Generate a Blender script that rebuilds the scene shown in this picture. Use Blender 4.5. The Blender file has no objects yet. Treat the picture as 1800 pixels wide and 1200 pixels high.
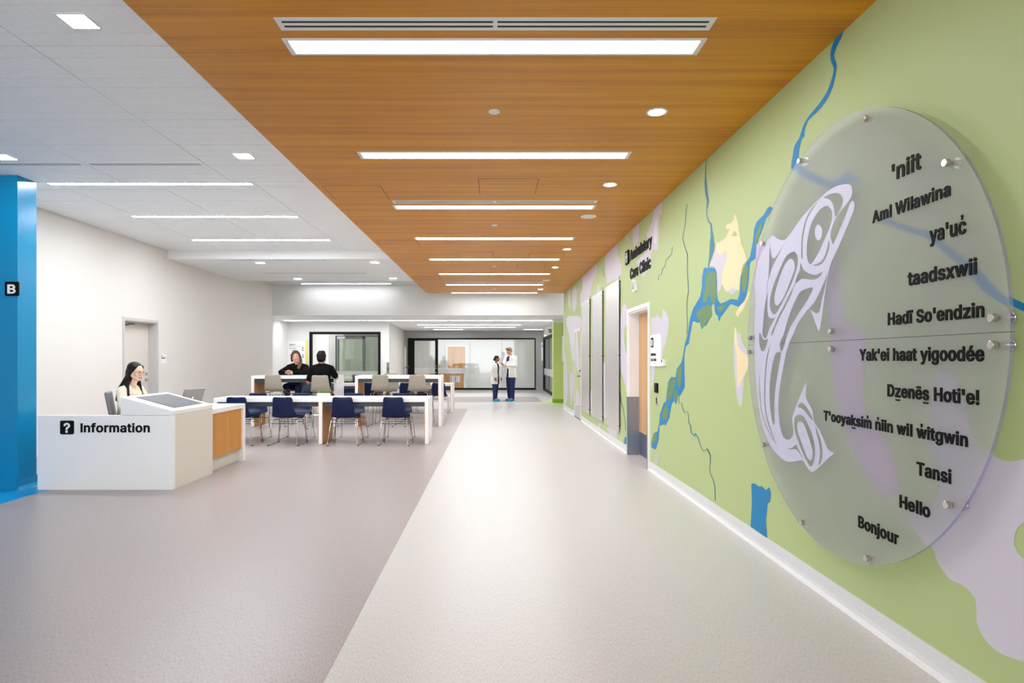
import bpy, bmesh, math, random
from mathutils import Vector, Matrix
random.seed(7)
R = math.radians
SC = bpy.context.scene
COL = SC.collection

# ---------------------------------------------------------------- camera, world, exposure
F, U0, V0, H = 1110.0, 869.0, 630.0, 1.40      # focal length in px of an 1800 px frame, vanishing point, eye height
cam_d = bpy.data.cameras.new('camera'); cam = bpy.data.objects.new('camera', cam_d); COL.objects.link(cam)
cam_d.sensor_width = 36; cam_d.sensor_fit = 'HORIZONTAL'; cam_d.lens = 36 * F / 1800
cam_d.shift_x = (900 - U0) / 1800; cam_d.shift_y = (V0 - 600) / 1800
cam_d.clip_start = 0.05; cam_d.clip_end = 200
cam.location = (0, 0, H); cam.rotation_euler = (R(90), 0, 0)
SC.camera = cam
world = bpy.data.worlds.new('world'); SC.world = world; world.use_nodes = True
bg = world.node_tree.nodes['Background']; bg.inputs[0].default_value = (0.96, 0.98, 1.0, 1); bg.inputs[1].default_value = 2.45
vs = SC.view_settings; vs.view_transform = 'Standard'; vs.look = 'None'; vs.gamma = 1; vs.use_curve_mapping = False
vs.exposure = 0.92
SC.cycles.diffuse_bounces = 6; SC.cycles.max_bounces = 12
E_LIN, E_WHITE, E_DOWN, E_LOW = 18.0, 60.0, 60.0, 36.0          # strength of the linear lights, the downlights, the lights of the low hall

# room measures (metres); y runs away from the camera
XW, XL = 1.96, -6.42           # right (mural) wall, left wall
ZW = 3.236                     # wooden ceiling
ZA, ZB, ZS = 3.357, 3.523, 2.65  # white ceiling low / raised, hall ceiling behind the bulkhead
YW = 17.75                     # far end of the wooden ceiling
YS = 18.27                     # bulkhead
YF = 28.3                      # far grey wall
YB = -6.0                      # unseen end behind the camera, left open so world light fills in

def floor_pt(u, v):
    y = F * H / (v - V0); return ((u - U0) * y / F, y, 0.0)
def right_pt(u, v, x=XW):
    y = F * x / (u - U0); return (x, y, H + (V0 - v) * y / F)
def at(u, v, y):
    return ((u - U0) * y / F, y, H + (V0 - v) * y / F)

# ---------------------------------------------------------------- materials
def lin(c):
    c = c / 255.0
    return c / 12.92 if c <= 0.04045 else ((c + 0.055) / 1.055) ** 2.4
def rgb(r, g, b): return (lin(r), lin(g), lin(b), 1.0)
MATS = {}
def mat(name, col, rough=0.5, metal=0.0, spec=0.5, var=0.0, scale=8.0, stretch=(1, 1, 1), bump=0.0, emit=None, estr=0.0, coat=0.0):
    m = bpy.data.materials.new(name); m.use_nodes = True
    nt = m.node_tree; b = nt.nodes['Principled BSDF']
    b.inputs['Base Color'].default_value = rgb(*col); b.inputs['Roughness'].default_value = rough
    b.inputs['Metallic'].default_value = metal; b.inputs['Specular IOR Level'].default_value = spec
    b.inputs['Coat Weight'].default_value = coat
    if var or bump:
        tc = nt.nodes.new('ShaderNodeTexCoord'); mp = nt.nodes.new('ShaderNodeMapping'); mp.inputs['Scale'].default_value = stretch
        no = nt.nodes.new('ShaderNodeTexNoise'); no.inputs['Scale'].default_value = scale; no.inputs['Detail'].default_value = 5
        nt.links.new(tc.outputs['Object'], mp.inputs[0]); nt.links.new(mp.outputs[0], no.inputs['Vector'])
        if var:
            cr = nt.nodes.new('ShaderNodeValToRGB')
            lo = [max(0, c * (1 - var)) for c in col]; hi = [min(255, c * (1 + var)) for c in col]
            cr.color_ramp.elements[0].position = 0.3; cr.color_ramp.elements[1].position = 0.7
            cr.color_ramp.elements[0].color = rgb(*lo); cr.color_ramp.elements[1].color = rgb(*hi)
            nt.links.new(no.outputs['Fac'], cr.inputs[0]); nt.links.new(cr.outputs[0], b.inputs['Base Color'])
        if bump:
            bp = nt.nodes.new('ShaderNodeBump'); bp.inputs['Strength'].default_value = bump; bp.inputs['Distance'].default_value = 0.01
            nt.links.new(no.outputs['Fac'], bp.inputs['Height']); nt.links.new(bp.outputs[0], b.inputs['Normal'])
    if emit:
        b.inputs['Emission Color'].default_value = rgb(*emit); b.inputs['Emission Strength'].default_value = estr
    MATS[name] = m
    return m

def wood_mat(name, dark, mid, light, axis='x', sc=1.0, rough=0.4):
    """fine straight-grained veneer; the grain runs along the given axis"""
    m = bpy.data.materials.new(name); m.use_nodes = True; nt = m.node_tree; b = nt.nodes['Principled BSDF']
    tc = nt.nodes.new('ShaderNodeTexCoord')
    def noise(stretch, scale, detail):
        mp = nt.nodes.new('ShaderNodeMapping'); mp.inputs['Scale'].default_value = stretch
        n = nt.nodes.new('ShaderNodeTexNoise'); n.inputs['Scale'].default_value = scale; n.inputs['Detail'].default_value = detail
        nt.links.new(tc.outputs['Object'], mp.inputs[0]); nt.links.new(mp.outputs[0], n.inputs['Vector']); return n
    s1 = (0.25, 9, 9) if axis == 'x' else (9, 9, 0.25)
    s2 = (0.9, 60, 60) if axis == 'x' else (60, 60, 0.9)
    a = noise(s1, 1.0 * sc, 3); c = noise(s2, 1.4 * sc, 4)
    mx = nt.nodes.new('ShaderNodeMath'); mx.operation = 'MULTIPLY_ADD'; mx.inputs[1].default_value = 0.55
    sc2 = nt.nodes.new('ShaderNodeMath'); sc2.operation = 'MULTIPLY'; sc2.inputs[1].default_value = 0.45
    nt.links.new(c.outputs['Fac'], sc2.inputs[0]); nt.links.new(a.outputs['Fac'], mx.inputs[0]); nt.links.new(sc2.outputs[0], mx.inputs[2])
    cr = nt.nodes.new('ShaderNodeValToRGB'); e = cr.color_ramp.elements
    e[0].position = 0.36; e[0].color = rgb(*dark); e[1].position = 0.66; e[1].color = rgb(*light)
    k = cr.color_ramp.elements.new(0.5); k.color = rgb(*mid)
    nt.links.new(mx.outputs[0], cr.inputs[0]); nt.links.new(cr.outputs[0], b.inputs['Base Color'])
    b.inputs['Roughness'].default_value = rough; b.inputs['Specular IOR Level'].default_value = 0.35
    MATS[name] = m; return m

def floor_mat(name, col, dark, light, rough=0.32):
    """sheet vinyl with short directional flecks"""
    m = bpy.data.materials.new(name); m.use_nodes = True; nt = m.node_tree; b = nt.nodes['Principled BSDF']
    tc = nt.nodes.new('ShaderNodeTexCoord'); mp = nt.nodes.new('ShaderNodeMapping')
    mp.inputs['Scale'].default_value = (130, 26, 1); mp.inputs['Rotation'].default_value = (0, 0, R(8))
    n = nt.nodes.new('ShaderNodeTexNoise'); n.inputs['Scale'].default_value = 1.6; n.inputs['Detail'].default_value = 3
    nt.links.new(tc.outputs['Object'], mp.inputs[0]); nt.links.new(mp.outputs[0], n.inputs['Vector'])
    cr = nt.nodes.new('ShaderNodeValToRGB'); e = cr.color_ramp.elements
    e[0].position = 0.33; e[0].color = rgb(*dark); e[1].position = 0.70; e[1].color = rgb(*light)
    k = e.new(0.5); k.color = rgb(*col)
    nt.links.new(n.outputs['Fac'], cr.inputs[0]); nt.links.new(cr.outputs[0], b.inputs['Base Color'])
    b.inputs['Roughness'].default_value = rough; b.inputs['Specular IOR Level'].default_value = 0.4
    MATS[name] = m; return m

def glass_mat(name, tint=(1, 1, 1), refl=0.12, haze=0.0, hazecol=(220, 225, 220)):
    m = bpy.data.materials.new(name); m.use_nodes = True; nt = m.node_tree; nt.nodes.clear()
    out = nt.nodes.new('ShaderNodeOutputMaterial'); tr = nt.nodes.new('ShaderNodeBsdfTransparent'); tr.inputs[0].default_value = (*tint, 1)
    gl = nt.nodes.new('ShaderNodeBsdfGlossy'); gl.inputs['Roughness'].default_value = 0.03
    mx = nt.nodes.new('ShaderNodeMixShader'); mx.inputs[0].default_value = refl
    nt.links.new(tr.outputs[0], mx.inputs[1]); nt.links.new(gl.outputs[0], mx.inputs[2])
    last = mx
    if haze:
        df = nt.nodes.new('ShaderNodeBsdfDiffuse'); df.inputs[0].default_value = rgb(*hazecol)
        m2 = nt.nodes.new('ShaderNodeMixShader'); m2.inputs[0].default_value = haze
        nt.links.new(mx.outputs[0], m2.inputs[1]); nt.links.new(df.outputs[0], m2.inputs[2]); last = m2
    nt.links.new(last.outputs[0], out.inputs[0]); MATS[name] = m; return m

def frosted_mat(name, body, rough, haze):
    """frosted face of the acrylic sheet: a blurred view through plus a little body of its own"""
    m = bpy.data.materials.new(name); m.use_nodes = True; nt = m.node_tree; nt.nodes.clear()
    out = nt.nodes.new('ShaderNodeOutputMaterial'); rf = nt.nodes.new('ShaderNodeBsdfGlass'); rf.distribution = 'MULTI_GGX'
    rf.inputs['Color'].default_value = (0.98, 0.97, 0.99, 1); rf.inputs['Roughness'].default_value = rough; rf.inputs['IOR'].default_value = 1.22
    df = nt.nodes.new('ShaderNodeBsdfDiffuse'); df.inputs[0].default_value = rgb(*body)
    m1 = nt.nodes.new('ShaderNodeMixShader'); m1.inputs[0].default_value = haze
    nt.links.new(rf.outputs[0], m1.inputs[1]); nt.links.new(df.outputs[0], m1.inputs[2]); nt.links.new(m1.outputs[0], out.inputs[0])
    MATS[name] = m; return m

mat('wall_white', (226, 225, 222), 0.6); mat('wall_beige', (224, 219, 213), 0.42, spec=0.4); mat('wall_grey', (166, 164, 163), 0.6)
mat('mural_green', (180, 196, 136), 0.5, spec=0.35); mat('column_green', (180, 200, 108), 0.5); mat('green_dark', (120, 160, 20), 0.5)
mat('mural_lavender', (208, 202, 212), 0.5, spec=0.35); mat('mural_pink', (205, 184, 212), 0.5, spec=0.35)
mat('mural_white', (224, 220, 226), 0.5, spec=0.35)
mat('mural_blue', (0, 128, 184), 0.5, spec=0.35); mat('mural_teal', (58, 128, 150), 0.5, spec=0.35); mat('mural_river_green', (104, 140, 92), 0.5, spec=0.35)
mat('mural_yellow', (240, 220, 172), 0.5, spec=0.35); mat('mural_line', (60, 100, 110), 0.5)
mat('base_white', (222, 222, 222), 0.45, var=0.03, scale=60, stretch=(1, 1, 6))
mat('ceiling_white', (241, 242, 242), 0.75, var=0.012, scale=30); mat('grid_white', (206, 207, 207), 0.6)
mat('paint_white', (240, 240, 240), 0.4); mat('solid_white', (243, 243, 243), 0.3, spec=0.5); mat('desk_side', (222, 216, 206), 0.35)
mat('column_blue', (0, 138, 188), 0.22, spec=0.5); mat('floor_blue', (0, 142, 205), 0.35)
mat('black', (5, 5, 6), 0.6, spec=0.15); mat('frame_black', (8, 8, 9), 0.5, spec=0.2); mat('dark_grey', (62, 62, 68), 0.45); mat('slot_dark', (28, 30, 36), 0.7)
mat('door_cream', (214, 207, 198), 0.4); mat('frame_grey', (196, 194, 192), 0.4)
mat('steel', (224, 222, 220), 0.42, metal=1.0, var=0.03, scale=30, stretch=(1, 60, 1)); mat('steel_blue', (150, 158, 172), 0.35, metal=0.75)
mat('kick_blue', (72, 84, 104), 0.4, metal=0.3); mat('chrome', (205, 200, 195), 0.12, metal=1.0); mat('edge_dark', (70, 68, 66), 0.4, metal=0.6)
mat('navy', (8, 25, 68), 0.34, spec=0.3); mat('taupe', (166, 157, 141), 0.45); mat('chair_grey', (128, 126, 128), 0.5)
mat('screen_grey', (122, 126, 132), 0.15); mat('laptop_grey', (122, 118, 114), 0.35, metal=0.5)
mat('skin', (214, 162, 134), 0.5, var=0.04, scale=12); mat('skin_dark', (150, 98, 74), 0.5, var=0.04, scale=12); mat('skin_mid', (190, 136, 108), 0.5, var=0.04, scale=12)
mat('skin_light', (232, 190, 164), 0.5, var=0.04, scale=12)
mat('hair_black', (9, 7, 7), 0.5, spec=0.25, var=0.3, scale=40, stretch=(8, 8, 1)); mat('hair_brown', (66, 40, 30), 0.42, var=0.3, scale=40, stretch=(8, 8, 1)); mat('hair_ends', (118, 92, 48), 0.45, var=0.25, scale=40, stretch=(8, 8, 1))
mat('hair_grey', (122, 92, 72), 0.5, var=0.25, scale=40, stretch=(8, 8, 1))
mat('cloth_black', (9, 9, 11), 0.9, spec=0.15, var=0.2, scale=60); mat('cloth_navy', (24, 34, 92), 0.75, var=0.12, scale=30); mat('denim', (26, 38, 74), 0.8, var=0.15, scale=60)
mat('denim_grey', (44, 58, 72), 0.8, var=0.15, scale=60); mat('cloth_cream', (226, 212, 188), 0.75, var=0.04, scale=30); mat('cloth_grey', (150, 150, 160), 0.8, var=0.05, scale=30)
mat('coat_white', (236, 234, 232), 0.7, var=0.015, scale=14); mat('shoe_cover', (38, 150, 190), 0.6, var=0.15, scale=50, bump=0.3)
mat('eye_white', (235, 232, 228), 0.3); mat('eye_dark', (28, 20, 18), 0.3); mat('lips', (178, 84, 80), 0.5); mat('teeth', (245, 240, 235), 0.4)
mat('leaf', (112, 150, 62), 0.5, var=0.25, scale=60); mat('sign_white', (238, 238, 238), 0.5); mat('sign_yellow', (242, 222, 112), 0.5); mat('text_grey', (120, 118, 118), 0.6)
mat('light_frame', (226, 224, 222), 0.4); mat('sage', (186, 192, 176), 0.6); mat('cream_pattern', (206, 200, 184), 0.8, var=0.25, scale=70)
mat('orange', (216, 92, 40), 0.5); mat('lilac_edge', (150, 140, 200), 0.2)
mat('emit_lin', (255, 255, 255), 0.5, emit=(243, 248, 255), estr=E_LIN); mat('emit_white', (255, 255, 255), 0.5, emit=(243, 248, 255), estr=E_WHITE); mat('emit_room_fill', (255, 255, 255), 0.5, emit=(248, 250, 255), estr=11.0); mat('emit_end', (255, 255, 255), 0.5, emit=(243, 248, 255), estr=11.0); mat('emit_down', (255, 255, 255), 0.5, emit=(246, 250, 255), estr=E_DOWN)
mat('emit_low', (255, 255, 255), 0.5, emit=(248, 250, 255), estr=E_LOW)
wood_mat('wood_ceiling', (184, 114, 0), (203, 133, 2), (217, 149, 8), 'x', 1.0, 0.42)
wood_mat('wood_panel', (190, 130, 52), (202, 142, 62), (212, 154, 76), 'z', 1.0, 0.4); wood_mat('wood_door', (196, 150, 98), (206, 160, 108), (214, 170, 120), 'z', 1.0, 0.4)
floor_mat('floor_light', (202, 199, 196), (187, 184, 180), (211, 209, 206)); floor_mat('floor_mauve', (164, 154, 151), (147, 137, 134), (175, 166, 163))
glass_mat('glass_clear', (0.97, 0.98, 0.97), 0.06); glass_mat('glass_green', (0.86, 0.92, 0.84), 0.10, 0.25, (196, 204, 186)); glass_mat('glass_frost', (0.9, 0.9, 0.9), 0.06, 0.7, (210, 212, 206))
frosted_mat('acrylic', (188, 190, 194), 0.36, 0.36); glass_mat('acrylic_back', (0.99, 0.99, 0.99), 0.0); glass_mat('acrylic_edge', (0.75, 0.74, 0.92), 0.15, 0.3, (168, 160, 216))
mat('emblem', (194, 192, 212), 0.4)

# ---------------------------------------------------------------- mesh helpers
class MB:
    def __init__(self): self.v = []; self.f = []
    def add(self, vs, fs):
        o = len(self.v); self.v += [tuple(p) for p in vs]; self.f += [tuple(i + o for i in q) for q in fs]; return self
    def box(self, x0, x1, y0, y1, z0, z1):
        return self.add([(x0, y0, z0), (x1, y0, z0), (x1, y1, z0), (x0, y1, z0), (x0, y0, z1), (x1, y0, z1), (x1, y1, z1), (x0, y1, z1)],
                        [(0, 3, 2, 1), (4, 5, 6, 7), (0, 1, 5, 4), (1, 2, 6, 5), (2, 3, 7, 6), (3, 0, 4, 7)])
    def prism(self, pts, axis, a, b):
        """closed outline of 2-D points extruded along an axis from a to b"""
        def P(p, t):
            return (t, p[0], p[1]) if axis == 'x' else (p[0], t, p[1]) if axis == 'y' else (p[0], p[1], t)
        n = len(pts)
        return self.add([P(p, a) for p in pts] + [P(p, b) for p in pts],
                        [tuple(range(n - 1, -1, -1)), tuple(range(n, 2 * n))] + [(i, (i + 1) % n, n + (i + 1) % n, n + i) for i in range(n)])
    def tube(self, path, r, n=8, closed=False):
        pts = [Vector(p) for p in path]; rings = []; m = len(pts)
        up = Vector((0.13, 0.21, 0.97)).normalized()
        for i, p in enumerate(pts):
            a = pts[i - 1] if (i > 0 or closed) else p
            b = pts[(i + 1) % m] if (i < m - 1 or closed) else p
            d = (b - a).normalized(); s = d.cross(up)
            if s.length < 0.05: s = d.cross(Vector((1, 0, 0)))
            s.normalize(); t = s.cross(d).normalized()
            rr = r[i] if isinstance(r, (list, tuple)) else r
            rings.append([p + (s * math.cos(2 * math.pi * k / n) + t * math.sin(2 * math.pi * k / n)) * rr for k in range(n)])
        vs = [q for g in rings for q in g]; fs = []
        for i in range(m if closed else m - 1):
            j = (i + 1) % m
            for k in range(n): fs.append((i * n + k, i * n + (k + 1) % n, j * n + (k + 1) % n, j * n + k))
        if not closed: fs += [tuple(range(n - 1, -1, -1)), tuple(range((m - 1) * n, m * n))]
        return self.add(vs, fs)
    def cyl(self, p0, p1, r, n=16): return self.tube([p0, p1], r, n)
    def ball(self, c, rx, ry=None, rz=None, M=None, nu=12, nv=8):
        ry = rx if ry is None else ry; rz = rx if rz is None else rz; c = Vector(c); vs = []; fs = []
        for j in range(1, nv):
            th = math.pi * j / nv
            for i in range(nu):
                ph = 2 * math.pi * i / nu
                p = Vector((rx * math.sin(th) * math.cos(ph), ry * math.sin(th) * math.sin(ph), rz * math.cos(th)))
                vs.append(c + (M @ p if M else p))
        t = Vector((0, 0, rz)); b = Vector((0, 0, -rz)); vs += [c + (M @ t if M else t), c + (M @ b if M else b)]
        T = len(vs) - 2; B = T + 1
        for j in range(nv - 2):
            for i in range(nu):
                fs.append((j * nu + i, (j + 1) * nu + i, (j + 1) * nu + (i + 1) % nu, j * nu + (i + 1) % nu))
        for i in range(nu):
            fs.append((T, i, (i + 1) % nu)); fs.append((B, (nv - 2) * nu + (i + 1) % nu, (nv - 2) * nu + i))
        return self.add(vs, fs)
    def limb(self, pts):
        """chain of (point, radius): tapered capsules"""
        for (p, r) in pts: self.ball(p, r, nu=12, nv=8)
        for (p, r), (q, s) in zip(pts, pts[1:]):
            if (Vector(q) - Vector(p)).length > 1e-4: self.tube([p, q], [r, s], 12)
        return self
    def loft(self, rings, n=20):
        """rings of (centre, rx, ry) stacked upward, closed at both ends"""
        vs = []; fs = []
        for c, rx, ry in rings:
            for k in range(n):
                a = 2 * math.pi * k / n; vs.append((c[0] + rx * math.cos(a), c[1] + ry * math.sin(a), c[2]))
        for i in range(len(rings) - 1):
            for k in range(n): fs.append((i * n + k, i * n + (k + 1) % n, (i + 1) * n + (k + 1) % n, (i + 1) * n + k))
        fs += [tuple(range(n - 1, -1, -1)), tuple(range((len(rings) - 1) * n, len(rings) * n))]
        return self.add(vs, fs)
    def mesh(self, name, m, smooth=False):
        me = bpy.data.meshes.new(name); me.from_pydata(self.v, [], self.f); me.update()
        me.materials.append(MATS[m])
        if smooth: me.shade_smooth()
        return me
    def build(self, name, m, parent=None, smooth=False, bevel=0.0, seg=2):
        o = bpy.data.objects.new(name, self.mesh(name, m, smooth)); COL.objects.link(o)
        if parent: o.parent = parent
        if bevel:
            b = o.modifiers.new('bevel', 'BEVEL'); b.width = bevel; b.segments = seg; b.limit_method = 'ANGLE'
        return o
def tag(o, label=None, cat=None, group=None, kind=None):
    if label: o['label'] = label
    if cat: o['category'] = cat
    if group: o['group'] = group
    if kind: o['kind'] = kind
    return o
def empty(name, loc=(0, 0, 0), rz=0.0):
    o = bpy.data.objects.new(name, None); COL.objects.link(o); o.location = loc; o.rotation_euler = (0, 0, rz); o.empty_display_size = 0.1
    return o
def thing(name, label, cat, loc=(0, 0, 0), rz=0.0, group=None): return tag(empty(name, loc, rz), label, cat, group)
def struct(name, mb, m, **k): return tag(mb.build(name, m, **k), kind='structure')
def copy_tree(o, parent=None):
    c = o.copy(); COL.objects.link(c); c.parent = parent
    for ch in list(o.children): copy_tree(ch, c)
    return c
def box(name, m, parent, x0, x1, y0, y1, z0, z1, bevel=0.0): return MB().box(x0, x1, y0, y1, z0, z1).build(name, m, parent, bevel=bevel)
ORD = ['first', 'second', 'third', 'fourth', 'fifth', 'sixth', 'seventh', 'eighth', 'ninth']

def spline(pts, n=4, closed=True):
    """Catmull-Rom through 2-D points"""
    out = []; m = len(pts)
    for i in range(m if closed else m - 1):
        p = [pts[(i + k) % m] if closed else pts[min(max(i + k, 0), m - 1)] for k in (-1, 0, 1, 2)]
        for j in range(n):
            t = j / n
            out.append(tuple(0.5 * (2 * p[1][a] + (p[2][a] - p[0][a]) * t + (2 * p[0][a] - 5 * p[1][a] + 4 * p[2][a] - p[3][a]) * t * t
                                    + (3 * p[1][a] - p[0][a] - 3 * p[2][a] + p[3][a]) * t ** 3) for a in (0, 1)))
    if not closed: out.append(tuple(pts[-1][:2]))
    return out
def ribbon(path):
    """outline of a stroke with a width at each point (u, v, w)"""
    L = []; Rr = []
    for i, (u, v, w) in enumerate(path):
        a = path[max(i - 1, 0)]; b = path[min(i + 1, len(path) - 1)]
        dx, dy = b[0] - a[0], b[1] - a[1]; l = math.hypot(dx, dy) or 1
        nx, ny = -dy / l * w / 2, dx / l * w / 2; L.append((u + nx, v + ny)); Rr.append((u - nx, v - ny))
    return L + Rr[::-1]
def curve_fill(loops, extrude=0.0):
    """filled 2-D outlines with holes -> (verts, faces) in the xy plane"""
    cu = bpy.data.curves.new('outline', 'CURVE'); cu.dimensions = '2D'; cu.fill_mode = 'BOTH'; cu.extrude = extrude
    for lp in loops:
        s = cu.splines.new('POLY'); s.points.add(len(lp) - 1)
        for q, p in zip(s.points, lp): q.co = (p[0], p[1], 0, 1)
        s.use_cyclic_u = True
    return _to_mesh(cu)
def _to_mesh(cu):
    o = bpy.data.objects.new('outline', cu); COL.objects.link(o)
    dg = bpy.context.evaluated_depsgraph_get(); me = bpy.data.meshes.new_from_object(o.evaluated_get(dg))
    vs = [tuple(v.co) for v in me.vertices]; fs = [tuple(p.vertices) for p in me.polygons]
    bpy.data.objects.remove(o); bpy.data.curves.remove(cu); bpy.data.meshes.remove(me)
    return vs, fs
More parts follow.
